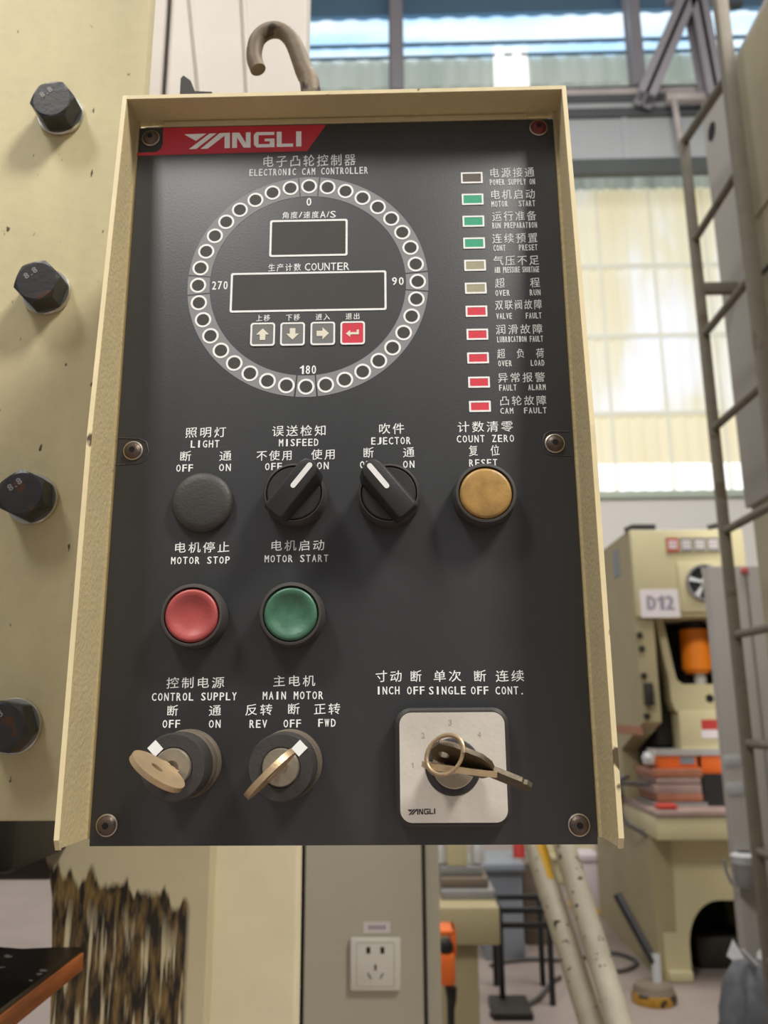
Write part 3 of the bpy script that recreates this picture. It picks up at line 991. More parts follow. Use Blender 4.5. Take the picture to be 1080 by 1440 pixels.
# selector switches
def selector(px, py, ang, lab):
    c = at(px, py)
    b = B(); b.lathe(c, (0, -1, 0), [(.0156, 0), (.0158, .001), (.0154, .0095), (.0145, .0112), (.0140, .0112), (.0137, .0095)], 64, cap1=False)
    bz = obj('selector_switch', b, m_bezel, box, label=lab)
    b = B(); b.lathe(c, (0, -1, 0), [(.0135, .006), (.0135, .0105), (.0128, .0112), (.0003, .0112)], 64); obj('knob_disc', b, m_black, bz)
    # handle: ridge across the disc, higher and wider at the pointer end
    a = math.radians(ang)
    u, w = V(math.sin(a), 0, math.cos(a)), V(math.cos(a), 0, -math.sin(a))
    b = B()
    out = [(-.0150, .0050), (-.0138, .0064), (.0128, .0064), (.0160, .0048), (.0172, .0012)]
    poly = [(s, h) for s, h in out] + [(s, -h) for s, h in out[::-1] if h > 0]
    y0, vs = c.y - .0110, []
    n = len(poly)
    for s, h in poly:
        vs.append(c + u * s + w * h * 1.18 + V(0, -.0108, 0))
    for s, h in poly:
        vs.append(c + u * s * .97 + w * h * .80 + V(0, -(.0205 + .0022 * s / .0172), 0))
    fs = [tuple(range(n - 1, -1, -1)), tuple(range(n, 2 * n))] + [(i, (i + 1) % n, n + (i + 1) % n, n + i) for i in range(n)]
    t = bmesh.new()
    bv = [t.verts.new(v) for v in vs]
    for f in fs:
        t.faces.new([bv[i] for i in f])
    bmesh.ops.recalc_face_normals(t, faces=t.faces[:])
    bmesh.ops.bevel(t, geom=t.edges[:], offset=.0007, segments=2, profile=.5, affect='EDGES')
    b.merge(t); hd = obj('knob_handle', b, m_black, bz)
    # white pointer line
    b = B()
    pts = []
    L0, L1, hw = .0015, .0140, .0013
    for k in range(9):
        t_ = PI * k / 8
        pts.append((L1 + hw * math.sin(t_), hw * math.cos(t_)))
    for k in range(9):
        t_ = PI * k / 8
        pts.append((L0 - hw * math.sin(t_), -hw * math.cos(t_)))
    P = [c + u * s + w * h + V(0, -(.0205 + .0022 * s / .0172) - .0002, 0) for s, h in pts]
    b.prism(P, (0, .00015, 0)); obj('pointer_line', b, m_white, hd, smooth=0)


selector(417, 700.5, 40, 'selector knob under MISFEED turned to ON')
selector(547.5, 701, -40, 'selector knob under EJECTOR turned to OFF')


# key switches
def key_switch(px, py, tilt, tab, lab):
    c = at(px, py)
    ax = Vector((tilt[0], -1, tilt[1])).normalized()
    b = B(); b.lathe(c, (0, -1, 0), [(.0152, 0), (.0156, .0012), (.0156, .0050), (.0150, .0062), (.0148, .0066), (.0150, .0072), (.0150, .0135), (.0146, .0150)], 64)
    bz = obj('key_switch', b, m_brownring, box, label=lab)
    b = B(); b.lathe(c, (0, -1, 0), [(.0143, .0150), (.0149, .0165), (.0147, .0275), (.0140, .0292), (.0088, .0294), (.0085, .0290)], 64); obj('collar', b, m_blackdusty, bz)
    b = B(); b.lathe(c, (0, -1, 0), [(.0082, .026), (.0082, .0300), (.0077, .0308), (.0030, .0309), (.0028, .0297), (.0002, .0296)], 48); obj('lock_face', b, m_lock, bz)
    a = math.radians(tab)
    u, w = V(math.sin(a), 0, math.cos(a)), V(math.cos(a), 0, -math.sin(a))
    b = B(); o_ = c + V(0, -.0296, 0)
    b.prism([o_ + u * .0088 + w * .0024, o_ + u * .0140 + w * .0024, o_ + u * .0140 - w * .0024, o_ + u * .0088 - w * .0024], (0, .0012, 0)); obj('pointer_tab', b, m_white, bz, smooth=0)
    return c + V(0, -.0310, 0)


k1 = key_switch(266.5, 1073, (0, 0), -45, 'key switch under CONTROL SUPPLY')
k2 = key_switch(407.5, 1073, (0, 0), 45, 'key switch under MAIN MOTOR')


def flat_key(name, label, org, e, out, outline, hole, th, m, teeth=None):
    """a key: outline (u, v) in the plane of e (across) and out (away from the lock)."""
    e, out = Vector(e).normalized(), Vector(out).normalized()
    n = e.cross(out).normalized()
    t = bmesh.new()
    k = 20
    vs = [org + e * u + out * v - n * th / 2 for u, v in outline]
    hv = [org + e * (hole[0] + hole[2] * math.cos(2 * PI * i / k)) + out * (hole[1] + hole[3] * math.sin(2 * PI * i / k)) - n * th / 2 for i in range(k)]
    lo = [t.verts.new(v) for v in vs]
    lh = [t.verts.new(v) for v in hv]
    ed = [t.edges.new((l[i], l[(i + 1) % len(l)])) for l in (lo, lh) for i in range(len(l))]
    bmesh.ops.triangle_fill(t, use_beauty=True, use_dissolve=False, edges=ed)
    g = bmesh.ops.extrude_face_region(t, geom=t.faces[:])
    bmesh.ops.translate(t, verts=[v for v in g['geom'] if isinstance(v, bmesh.types.BMVert)], vec=n * th)
    bmesh.ops.recalc_face_normals(t, faces=t.faces[:])
    o = obj(name, t, m)
    tag(o, label, 'key')
    return o


def oval(a, b_, v0, n=28, skip=None):
    return [(a * math.cos(2 * PI * i / n), v0 + b_ * math.sin(2 * PI * i / n)) for i in range(n)]


# oval bow with a notched stub of blade
def bow_outline(a, bb, v0, bw, n=32):
    pts = []
    t0 = math.asin(min(.95, 1))
    for i in range(n + 1):
        t = -PI / 2 + .38 + (2 * PI - .76) * i / n
        pts.append((a * math.cos(t), v0 + bb * math.sin(t)))
    pts += [(-bw, v0 - bb * 1.0), (-bw, .0015), (-bw * .5, .0006), (-bw * .1, .0014), (bw * .3, .0004), (bw * .6, .0012), (bw, .0003), (bw, v0 - bb)]
    return pts


flat_key('switch_key', 'oval bow brass key turned broadside in the CONTROL SUPPLY lock', k1, (.80, 0, -.60), (-.22, -1, -.05), bow_outline(.0128, .0105, .0125, .0038), (-.001, .0125, .0030, .0017), .0024, m_key)
flat_key('switch_key', 'worn key seen edge on in the MAIN MOTOR lock', k2, (.70, 0, .70), (-.22, -1, -.14), bow_outline(.0130, .0100, .0120, .0038), (0, .012, .0028, .0018), .0026, m_key)

# mode switch
c = at(635.5, 1076.5)
kx, kz = scale_at(635, 1076)
w, h = 159 * kx, 165 * kz
b = B()
lay = []
for y, i in ((0, .0006), (-.001, 0), (-.0062, 0), (-.0078, .0012)):
    lay.append(rrect(c.x, c.z, w - 2 * i, h - 2 * i, .0075, y, 8))
vs = [p for l in lay for p in l]
n = len(lay[0])
fs = [(L * n + i, L * n + (i + 1) % n, (L + 1) * n + (i + 1) % n, (L + 1) * n + i) for L in range(3) for i in range(n)]
fs += [tuple(range(n)), tuple(range(3 * n, 4 * n))]
b.mesh(vs, fs)
ms = obj('mode_switch', b, m_blackdusty, box, label='square mode switch with silver plate')
b = B(); b.prism(rrect(c.x, c.z, w - .0042, h - .0042, .0055, -.0086, 8), (0, .0009, 0)); pl = obj('switch_plate', b, m_steel, ms)
b = B(); b.lathe(c + V(0, -.0085, 0), (0, -1, 0), [(.0128, 0), (.0128, .0004), (.0122, .0008), (.0095, .0008)], 56); obj('plate_ring', b, m_black, ms)
b = B(); b.lathe(c + V(0, -.009, .0004), (0, -1, 0), [(.0096, 0), (.0096, .006), (.0090, .0068), (.0030, .0069), (.0028, .006), (.0002, .0059)], 48); obj('lock_face', b, m_lock, ms)
b = B()
lx0, lx1, ly0, ly1 = 573, 612, 1137, 1146
for pl_ in LOGO:
    P = []
    for x, y in pl_:
        u, t_ = (x - 285) / (878 - 285), (y - 90) / 90.0
        v = at(lx0 + u * (lx1 - lx0), ly0 + t_ * (ly1 - ly0), -.0087)
        P.append(v)
    b.prism(P, (0, .00005, 0))
obj('maker_lettering', b, m_black, pl_ and ms, smooth=0)
b = B()
for s, px, py in (('1', 580, 1076), ('2', 595, 1034), ('3', 633, 1016), ('4', 674, 1033), ('5', 684, 1078)):
    kx, kz = scale_at(px, py, -.0087)
    text(b, s, at(px, py, -.0087), UX, UZ, 5 * kx, 8 * kz)
obj('position_numbers', b, mat('faint_engraving', (178, 168, 158), .6, .2, .05, 50), ms, smooth=0)

# keys and ring on the mode switch
k3 = c + V(0, -.0160, .0004)
out3 = [(-.0150, .006), (-.0128, .004), (-.0045, .004), (-.0042, .001), (.0042, .001), (.0045, .005), (.0100, .0035), (.0175, .005), (.0185, .009), (.0165, .018), (.0100, .022), (-.0080, .022), (-.0140, .018)]
flat_key('switch_key', 'flat key inserted in the square silver mode switch', k3, (.992, 0, -.125), (.05, -1, 0), out3, (-.0085, .012, .003, .003), .0024, m_key)
ko = at(622, 1057, -.0265)
a_dir = (at(750, 1109, -.0265) - ko).normalized()
w_dir = Vector((.10, -.86, .44)); w_dir = (w_dir - a_dir * w_dir.dot(a_dir)).normalized()
out4 = [(-.0095, .002), (-.008, -.003), (0, -.005), (.008, -.003), (.0105, .003), (.0105, .016), (.0075, .021), (.0040, .023), (.0040, .036), (.0030, .037), (.0036, .0385), (.0022, .041), (-.0028, .041), (-.0036, .038), (-.0036, .023), (-.0075, .021), (-.0098, .015)]
flat_key('spare_key', 'spare key hanging from the wire ring, blade pointing to lower right', ko, w_dir, a_dir, out4, (0, .001, .0026, .0026), .0022, m_keydark)
rc = at(624.5, 1062, -.0385)
rx, rz = V(.85, -.5, .1).normalized(), V(.15, .12, 1).normalized()
pts = [rc + rx * .0088 * math.cos(t) + rz * .0082 * math.sin(t) for t in [2 * PI * i / 48 for i in range(49)]]
b = B(); b.tube(pts, .0008, 8); b.tube([p + V(.0004, -.0013, .0004) for p in pts[:38]], .0008, 8)
tag(obj('key_ring', b, m_key), 'small wire ring joining the two keys at the mode switch', 'key ring')

# bent rod and lug above the hood
YH = .055
path = [(441, 190), (441, 150), (437, 128), (428, 100), (417, 70), (408, 53), (396, 44), (384, 42), (372, 46), (362, 56), (358, 70), (358, 84), (363, 98)]
P = [at(x, y, YH) for x, y in path]
P[0].z = P[1].z = zt + TH
P = P[1:]
# smooth it
sm = []
for i in range(len(P) - 1):
    p0, p1, p2, p3 = P[max(i - 1, 0)], P[i], P[i + 1], P[min(i + 2, len(P) - 1)]
    for k in range(5):
        t = k / 5
        sm.append(.5 * ((2 * p1) + (-p0 + p2) * t + (2 * p0 - 5 * p1 + 4 * p2 - p3) * t * t + (-p0 + 3 * p1 - 3 * p2 + p3) * t ** 3))
sm.append(P[-1])
b = B(); b.tube(sm, [.0068 - .0016 * min(1, i / (len(sm) * .45)) for i in range(len(sm))], 16)
tag(obj('hook', b, m_rod), 'bent rusty steel hook rising behind the top of the control panel', 'hook')
b = B()
lp = [at(x, y, .05) for x, y in [(252, 150), (254, 110), (258, 106), (268, 113), (274, 128), (298, 129), (300, 150)]]
for v in lp[:1] + lp[-1:]:
    v.z = zt - .0
b.prism(lp, (0, .006, 0))
tag(obj('lug', b, m_dkmachine), 'small dark metal lug on the panel top left of the hook', 'lug')

# ================================================================== ELECTRIC CABINET WITH SOCKET
YE = 1.02
cx0, cx1, cx2 = at(428, 1300, YE).x, at(597, 1300, YE).x, at(619, 1300, YE).x
cab = thing('electric_cabinet', 'tall grey beige cabinet with a white wall socket, standing behind the control panel', 'cabinet', ((cx0 + cx2) / 2, YE + .2, 0))
b = B(); b.box((cx0 - .002, YE + .012, 0), (cx2, YE + .45, 1.75), .004); obj('body', b, m_cab, cab)
b = B(); b.box((cx0, YE, .03), (cx1 - .003, YE + .012, 1.72), .003); dr = obj('door', b, m_cab, cab)
b = B(); b.box((cx0 - .06, YE + .020, 0), (cx0 - .002, YE + .4, 1.72)); obj('gap_shade', b, m_voidshade, cab)  # black strip as the shade in the gap beside the cabinet
b = B(); b.box((cx1 - .002, YE + .006, .03), (cx1 + .002, YE + .0118, 1.72)); obj('door_gasket', b, m_seam, cab)
b = B(); b.box((cx1 + .003, YE + .003, .0), (cx2, YE + .012, 1.75), .002); obj('door_jamb_strip', b, m_cab, cab)
s0, s1 = at(493, 1317, YE), at(564, 1391, YE)
b = B(); b.box((s0.x, YE - .010, s1.z), (s1.x, YE, s0.z), .003)
so = obj('socket_outlet', b, m_socket, cab, label='white wall socket')
cxs, czs = (s0.x + s1.x) / 2, (s0.z + s1.z) / 2
hw = (s1.x - s0.x) / 2
b = B(); ringband(b, rrect(cxs, czs, hw * 1.5, hw * 1.6, .003, -.0105 + YE), rrect(cxs, czs, hw * 1.46, hw * 1.56, .003, -.0105 + YE), (0, .001, 0)); obj('socket_insert', b, m_cab, so)
b = B()
for sx in (-.011, .011):
    b.box((cxs + sx - .002 - .001, YE - .0107, czs + .016), (cxs + sx + .002 + .001, YE - .0095, czs + .025))
b.box((cxs - .0015, YE - .0107, czs - .008), (cxs + .0015, YE - .0095, czs + .000))
for sx in (-1, 1):
    b.prism([V(cxs + sx * .006, YE - .0107, czs - .020), V(cxs + sx * .008, YE - .0107, czs - .020), V(cxs + sx * .013, YE - .0107, czs - .012), V(cxs + sx * .011, YE - .0107, czs - .012)], (0, .001, 0))
obj('socket_holes', b, m_hole, so)
l0, l1 = at(511, 1296, YE), at(549, 1312, YE)
b = B(); b.box((l0.x, YE - .0006, l1.z), (l1.x, YE, l0.z)); la = obj('label_sticker', b, m_paper, cab)
b = B()
for k in range(5):
    x = l0.x + (l1.x - l0.x) * (.2 + .13 * k)
    b.box((x, YE - .0008, (l0.z + l1.z) / 2 - .003), (x + (l1.x - l0.x) * .09, YE - .0006, (l0.z + l1.z) / 2 + .003))
obj('faint_print', b, m_ink, la)

# ================================================================== TWO CHIPPED TUBES
YT = 1.25
stand = thing('pipe_stand', 'chipped cream pipe stand, two slanting tubes below the panel, one marked yellow', 'stand', (at(840, 1440, YT).x, YT, 0))


def slant(x0, y0, x1, y1, Y, r, m, name='strut'):
    p, q = at(x0, y0, Y + .10), at(x1, y1, Y - .12)
    d = (p - q)
    lo = q - d * (q.z / d.z)
    hi = q + d * ((1.33 - q.z) / d.z)
    b = B(); b.cyl(lo, hi, r, 28)
    return obj(name, b, m, stand), lo, hi, d.normalized()


r_t = 17 * scale_at(800, 1300, YT)[0]
s1_, lo1, hi1, d1 = slant(753, 1190, 832, 1440, YT + .05, r_t, m_pipe)
s2_, lo2, hi2, d2 = slant(794, 1190, 871, 1440, YT, r_t * 1.0, m_pipe)
b = B(); b.cyl(hi1 + V(-.02, 0, -.02), hi2 + V(.02, 0, -.02), r_t * .8, 20); obj('crossbar', b, m_pipe, stand)
# yellow paint patch on the first tube: a thin curved skin
b = B()
n1 = d1.cross(V(0, 1, 0)).normalized()
front1 = (V(0, -1, 0) + d1 * d1.y).normalized()
vs, fs = [], []
for i in range(9):
    s = i / 8
    p = at(760 + 5 * s + 2, 1188 + 60 * s, YT + .15 - .05 * s)
    c0 = hi1 + d1 * ((p - hi1).dot(d1))
    wid = (.55 - .30 * s * s) + .06 * math.sin(7 * s)
    for k in range(7):
        a = math.radians(14 + (wid * 110) * (k / 6 - .15))
        dirn = front1 * math.cos(a) + (n1 if n1.x > 0 else -n1) * math.sin(a - .1)
        vs.append(c0 + dirn.normalized() * (r_t + .0006))
for i in range(8):
    for k in range(6):
        fs.append((i * 7 + k, i * 7 + k + 1, (i + 1) * 7 + k + 1, (i + 1) * 7 + k))
b.mesh(vs, fs); obj('yellow_mark', b, m_yellow, s1_)

# ================================================================== LADDER
LX = 1.216


def onX(px, py, X):
    d = ROT @ Vector(((px - 540) / FPX, 1, -(py - 720) / FPX))
    return CAM + d * ((X - CAM.x) / d.x)


pl_ = onX(1045, 1000, LX); pr_ = onX(1050, 310, LX)
YLl, YLr = pl_.y, pr_.y
lad = thing('ladder', 'steel ladder with cream grey paint fixed to the machine at the right edge', 'ladder', (LX, (YLl + YLr) / 2, 0))
ztl = onX(957, 205, LX).z
b = B(); b.box((LX - .016, YLl - .016, 0), (LX + .016, YLl + .016, ztl), .004); obj('rail', b, m_ladder, lad)
b = B(); b.box((LX - .020, YLr - .018, 0), (LX + .020, YLr + .018, at(1000, -10, YLr).z + .25), .004); obj('rail', b, m_ladder, lad)
for py_ in (345, 475, 605, 748, 893, 1045, 1197, 1352):
    px_ = 957 + (py_ - 205) * (1045 - 957) / (1000 - 205)
    z = onX(px_, py_, LX).z
    b = B(); b.cyl((LX, YLl + .01, z), (LX, YLr - .01, z), .0135, 16); obj('rung', b, m_ladder, lad)
b = B(); b.tube([V(LX, YLl, ztl - .012), V(LX, YLr, onX(1013, 128, LX).z)], .016, 12); obj('top_bar', b, m_ladder, lad)
zz = onX(985, 404, LX).z
b = B(); b.box((LX, YLl - .014, zz - .02), (1.349, YLl + .014, zz + .02), .003); obj('standoff', b, m_ladder, lad)

# ================================================================== MACHINE AT THE RIGHT EDGE
rm = thing('stamping_machine', 'large olive cream machine behind the ladder at the right edge', 'machine', (1.9, 1.2, 0))
XS = 1.35
YSf = CAM.y + (XS - CAM.x) * 0.0 + 2.735
fa = onX(1018, 450, XS); YSf = fa.y
zs = onX(1046, 716, XS).z
ztop = onX(988, 168, XS).z
b = B(); b.box((XS + .02, -.2, 0), (XS + 1.2, YSf, zs + .1), .01); obj('lower_frame', b, m_olive, rm)
b = B(); b.box((XS, .8, zs), (XS + .9, YSf, ztop), .006); obj('side_plate', b, m_lilac, rm)
hc = onX(1001, 185, XS)
b = B(); b.lathe(hc + V(.002, 0, 0), (-1, 0, 0), [(.035, 0), (.035, .004)], 28); obj('lifting_hole', b, m_hole, rm)
XH = 1.30
fh = onX(1038, 200, XH)
zht = onX(1029, 95, XH).z
b = B(); b.box((XH, -.3, zs + .15), (XH + 1.0, fh.y, zht), .01); obj('head_frame', b, m_olive, rm)
# seams on the head
z = onX(1062, 304, XH).z
b = B(); b.box((XH - .006, -.3, z - .012), (XH, fh.y - .05, z + .004), .001); obj('seam_strip', b, m_olive, rm)
b = B(); b.tube([onX(1062, 395, XH), onX(1110, 345, XH)], .008, 8); obj('seam_strip', b, m_seam, rm)

# ================================================================== GREY POST CABINET
YQ = 2.95
q0 = at(1015, 1000, YQ)
gc = thing('post_cabinet', 'slim grey lilac cabinet post standing behind the ladder', 'cabinet', (q0.x + .15, YQ + .1, 0))
zq = at(995, 796, YQ).z
b = B(); b.box((q0.x, YQ, 0), (q0.x + .30, YQ + .07, zq), .006); obj('body', b, m_lilac, gc)
b = B(); b.box((q0.x + .145, YQ - .006, 0.05), (q0.x + .152, YQ, zq - .03)); obj('door_seam', b, m_grey, gc)
for (x0, y0, x1, y1) in ((1016, 1062, 1042, 1078), (1020, 1100, 1046, 1118)):
    p, q = at(x0, y0, YQ), at(x1, y1, YQ)
    b = B(); b.box((p.x, YQ - .004, q.z), (q.x, YQ, p.z), .001); obj('tape_patch', b, m_plastic, gc)
p = at(1044, 790, YQ - .01)
b = B(); b.lathe(at(1046, 803, YQ), (0, -1, 0), [(.015, 0), (.013, .016), (.002, .018)], 16); obj('red_lamp', b, mat('dull_red_lamp', (196, 96, 96), .5), gc)
# wrapped grey bracket on the post
c0, c1 = at(1047, 1206, YQ - .06), at(1050, 1252, YQ - .06)
b = B(); b.lathe(c0 + V(0, 0, .01), (0, 0, -1), [(.022, 0), (.042, .01), (.042, (c0 - c1).z - .02), (.030, (c0 - c1).z)], 20)
ck = obj('wrapped_clamp', b, m_grey, gc, label='grey clamp in clear wrap')
b = B(); b.lathe(c0 + V(0, 0, .02), (0, 0, -1), [(.03, 0), (.052, .012), (.048, .03), (.046, .04)], 14, cap0=False, cap1=False); obj('wrap_film', b, m_plastic, ck)
b = B(); b.box(c0 + V(-.03, .03, -.06), V(c0.x + .03, YQ, c0.z - .03)); obj('arm', b, m_grey, ck)
b = B(); b.tube([at(1018, 1208, YQ - .03), at(1021, 1225, YQ - .03), at(1029, 1242, YQ - .03), at(1040, 1246, YQ - .05)], .006, 8); obj('clamp_lever', b, m_grey, ck)
# bag at its foot
bp = at(1055, 1400, YQ - .32)
bag = thing('plastic_bag', 'crumpled dark grey plastic bundle at the foot of the post', 'bag', (bp.x, YQ - .32, 0))
b = B()
prof = []
n = 26
vs, fs = [], []
zt_ = at(1050, 1352, YQ - .32).z
lev = [(0, .12), (.25, .145), (.5, .135), (.75, .11), (.9, .085), (1.0, .05)]
for t, r in lev:
    for k in range(n):
        a = 2 * PI * k / n
        rr = r * (1 + .16 * math.sin(5 * a + 6 * t) + .08 * math.sin(11 * a))
        vs.append((bp.x + .02 + rr * math.cos(a), YQ - .32 + rr * math.sin(a), zt_ * t))
for L in range(len(lev) - 1):
    for k in range(n):
        fs.append((L * n + k, L * n + (k + 1) % n, (L + 1) * n + (k + 1) % n, (L + 1) * n + k))
fs += [tuple(range(n)), tuple(range((len(lev) - 1) * n, len(lev) * n))]
b.mesh(vs, fs); obj('bag_body', b, m_bag, bag, smooth=60)
b = B()
for a in (0.4, 2.2, 3.9, 5.3):
    b.prism([V(bp.x + .02, YQ - .32, zt_ - .05), V(bp.x + .02 + .07 * math.cos(a), YQ - .32 + .07 * math.sin(a), zt_ + .05), V(bp.x + .02 + .08 * math.cos(a + .6), YQ - .32 + .08 * math.sin(a + .6), zt_ + .01)], (.004, .004, .002))
obj('wrap_film', b, m_plastic, bag)

# ================================================================== FAR PRESS D12
F = 4.2
X0 = at(893, 870, F).x
X1 = at(1052, 870, F).x + .02
ZT = at(960, 745, F).z
fz = lambda py, dy=0, px=940: at(px, py, F + dy).z
fx = lambda px, py=900, dy=0: at(px, py, F + dy).x
dp = thing('power_press', 'cream press with paper sign D12 and orange cylinder, standing beyond the panel', 'press', ((X0 + X1) / 2, F + .6, 0))
TP = .10
zh = fz(868)
za, zc = fz(1015), fz(1137)
prof = [(F, ZT), (F, za), (F + .06, za - .02), (F + .5, fz(1060)), (F + .5, zc), (F, zc), (F + .02, fz(1180)), (F + .05, 0), (F + 1.35, 0), (F + 1.35, ZT)]
for xa, xb in ((X0, X0 + TP), (X1 - TP, X1)):
    b = B(); b.prism([V(xa, y, z) for y, z in prof], (xb - xa, 0, 0)); obj('side_plate', b, m_pressshade, dp)
b = B(); b.box((X0 + .004, F - .02, zh), (X1 - .004, F + 1.0, ZT - .003), .01); obj('head_cover', b, m_press, dp)
b = B(); b.box((X0 + TP, F + .42, .7), (X1 - TP, F + .5, zh)); obj('recess_shade', b, m_voidshade, dp)  # black sheet standing in for the shade inside the throat
# name strip: one red and three dark tiles
xa, xb = fx(934, 767), fx(1009, 767)
b = B(); b.box((xa, F - .026, fz(779)), (xb, F - .02, fz(756))); ns = obj('name_strip', b, m_press, dp)
for k in range(4):
    x = xa + (xb - xa) * (k * .25 + .02)
    b = B(); b.box((x, F - .030, fz(777)), (x + (xb - xa) * .22, F - .026, fz(758))); tl = obj('name_tile', b, m_sticker if k == 0 else m_grey, ns)
    b = B()
    for j in range(3):
        zz_ = fz(774) + (fz(761) - fz(774)) * (j + .2) / 3
        b.box((x + .008, F - .0315, zz_), (x + (xb - xa) * .22 - .008, F - .030, zz_ + .012))
    obj('tile_print', b, m_paper, tl)
# fan
fc = at(989, 820, F - .02)
b = B(); b.box((fx(953, 830), F - .035, fz(862)), (fx(1012, 830), F - .02, fz(792)), .004); fp = obj('fan_plate', b, m_press, dp)
fc.y = F - .035
rf = 26 * scale_at(989, 820, F)[0]
b = B(); b.lathe(fc, (0, -1, 0), [(rf, 0), (rf, .02), (rf * .88, .02), (rf * .88, .004)], 36, cap1=False); obj('fan_ring', b, m_grey, fp)
b = B(); b.lathe(fc, (0, -1, 0), [(rf * .88, .001), (rf * .88, .003)], 36); obj('fan_recess_shade', b, m_voidshade, fp)
b = B(); b.lathe(fc, (0, -1, 0), [(rf * .25, 0), (rf * .25, .015), (rf * .1, .02)], 24)
for k in range(5):
    a = k * 2 * PI / 5 + .3
    u = V(math.cos(a), 0, math.sin(a)); w_ = V(-math.sin(a), 0, math.cos(a))
    b.prism([fc + u * rf * .2 + w_ * .006 + V(0, -.008, 0), fc + u * rf * .84 + w_ * .018 + V(0, -.012, 0), fc + u * rf * .84 - w_ * .010 + V(0, -.006, 0), fc + u * rf * .2 - w_ * .006 + V(0, -.006, 0)], (0, .002, 0))
obj('fan_rotor', b, m_chrome, fp)
# paper sign
pa, pb = at(899, 829, F - .022), at(957, 868, F - .022)
b = B(); b.box((pa.x, F - .0225, pb.z), (pb.x, F - .0205, pa.z)); ps = obj('paper_sign', b, m_paper, dp)
b = B(); text(b, 'D12', at(929, 848, F - .0235), UX, UZ, .14, .075, bold=.012); obj('sign_text', b, m_ink, ps, smooth=0)
# slide: cream U frame
Ys = F + .12
so_ = [(921, 870), (932, 920), (941, 955), (944, 985), (950, 1000), (1040, 1000), (1040, 962), (960, 962), (952, 956), (947, 938), (932, 870)]
b = B(); b.prism([at(x, y, Ys) for x, y in so_], (0, .12, 0)); sl = obj('slide', b, m_press, dp)
b = B(); b.lathe(at(998, 982, Ys), (0, -1, 0), [(.022, 0), (.022, .004)], 16); obj('slide_hole', b, m_hole, sl)
b = B(); b.box((at(955, 1020, Ys).x, Ys - .01, at(960, 1056, Ys).z), (at(1040, 1020, Ys).x, Ys + .15, at(960, 1000, Ys).z), .004); obj('slide_base', b, m_press, sl)
b = B(); b.box((at(920, 1055, Ys).x, Ys - .03, at(960, 1062, Ys).z), (at(1040, 1055, Ys).x, Ys + .15, at(960, 1053, Ys).z)); obj('slide_ledge', b, m_chrome, sl)
b = B(); p, q = at(986, 1012, Ys - .012), at(1010, 1026, Ys - .012); b.box((p.x, Ys - .013, q.z), (q.x, Ys - .010, p.z)); obj('red_sticker', b, m_sticker, sl)
b = B(); p, q = at(986, 1026, Ys - .012), at(1010, 1038, Ys - .012); b.box((p.x, Ys - .013, q.z), (q.x, Ys - .010, p.z)); obj('white_sticker', b, m_paper, sl)
# gib rails on the left plate
b = B(); p, q = at(921, 870, Ys + .1), at(952, 1050, Ys + .1); b.box((p.x - .03, Ys + .12, at(930, 1050, Ys).z), (q.x, Ys + .25, zh), .004); obj('gib_rail', b, m_dkmachine, dp)
for px, py in ((899, 893), (902, 912), (905, 950), (909, 1007)):
    b = B(); b.lathe(at(px, py, F), (0, -1, 0), [(.018, 0), (.018, .012), (.012, .014)], 6); obj('plate_bolt', b, m_dkmachine, dp)
b = B(); p, q = at(905, 960, F - .02), at(919, 992, F - .02); b.box((p.x, F - .05, q.z), (q.x, F, p.z), .006); obj('limit_switch', b, m_dkmachine, dp)
# orange cylinder
oc = at(978, 915, Ys + .12)
kx, kz = scale_at(978, 915, Ys)
b = B(); b.lathe(V(oc.x, oc.y, at(978, 883, Ys).z), (0, 0, -1), [(20.5 * kx, 0), (20.5 * kx, at(978, 883, Ys).z - at(978, 940, Ys).z), (16 * kx, at(978, 883, Ys).z - at(978, 946, Ys).z)], 32); cy = obj('orange_cylinder', b, m_orange, dp)
b = B(); b.cyl(V(oc.x + .01, oc.y, at(978, 944, Ys).z), V(oc.x + .01, oc.y, at(978, 964, Ys).z), 9 * kx, 20); obj('piston_rod', b, m_chrome, cy)
b = B(); b.cyl(V(oc.x, oc.y, at(978, 868, Ys).z), V(oc.x, oc.y, at(978, 884, Ys).z), 14 * kx, 20); obj('cylinder_cap', b, m_dkmachine, cy)
# orange guard, dies
b = B(); b.box((at(922, 1070, Ys).x, Ys - .02, at(960, 1080, Ys).z), (at(985, 1070, Ys).x, Ys + .05, at(960, 1061, Ys).z), .004)
b.box((at(978, 1070, Ys).x, Ys - .02, at(960, 1088, Ys).z), (at(1040, 1070, Ys).x, Ys + .05, at(960, 1061, Ys).z), .004); obj('orange_guard', b, m_orange2, dp)
b = B(); b.box((at(960, 1070, Ys).x - .02, Ys - .024, at(960, 1074, Ys).z), (at(975, 1070, Ys).x, Ys - .02, at(960, 1064, Ys).z)); obj('guard_label', b, m_bluegrey, dp)
lays = [(912, 982, 1080, 1092, m_die), (918, 980, 1093, 1101, m_die2), (915, 981, 1102, 1115, m_die2), (920, 983, 1115, 1126, m_die), (914, 990, 1127, 1137, m_grey)]
for x0, x1, y0, y1, m in lays:
    b = B(); b.box((at(x0, y0, Ys).x, Ys - .06, at(950, y1, Ys).z), (at(x1, y0, Ys).x, Ys + .3, at(950, y0, Ys).z), .004); obj('die_block', b, m, dp)
b = B(); b.box((at(984, 1100, Ys).x, Ys - .05, at(990, 1137, Ys).z), (at(1040, 1100, Ys).x, Ys + .2, at(990, 1088, Ys).z)); obj('die_gap_shade', b, m_voidshade, dp)  # solid black block as the shade in the opening beside the dies
b = B(); b.lathe(at(911, 1057, Ys - .05), (0, 0, -1), [(.02, 0), (.035, .03), (.03, .06), (.015, .07)], 16); obj('oil_cup', b, m_chrome, dp)
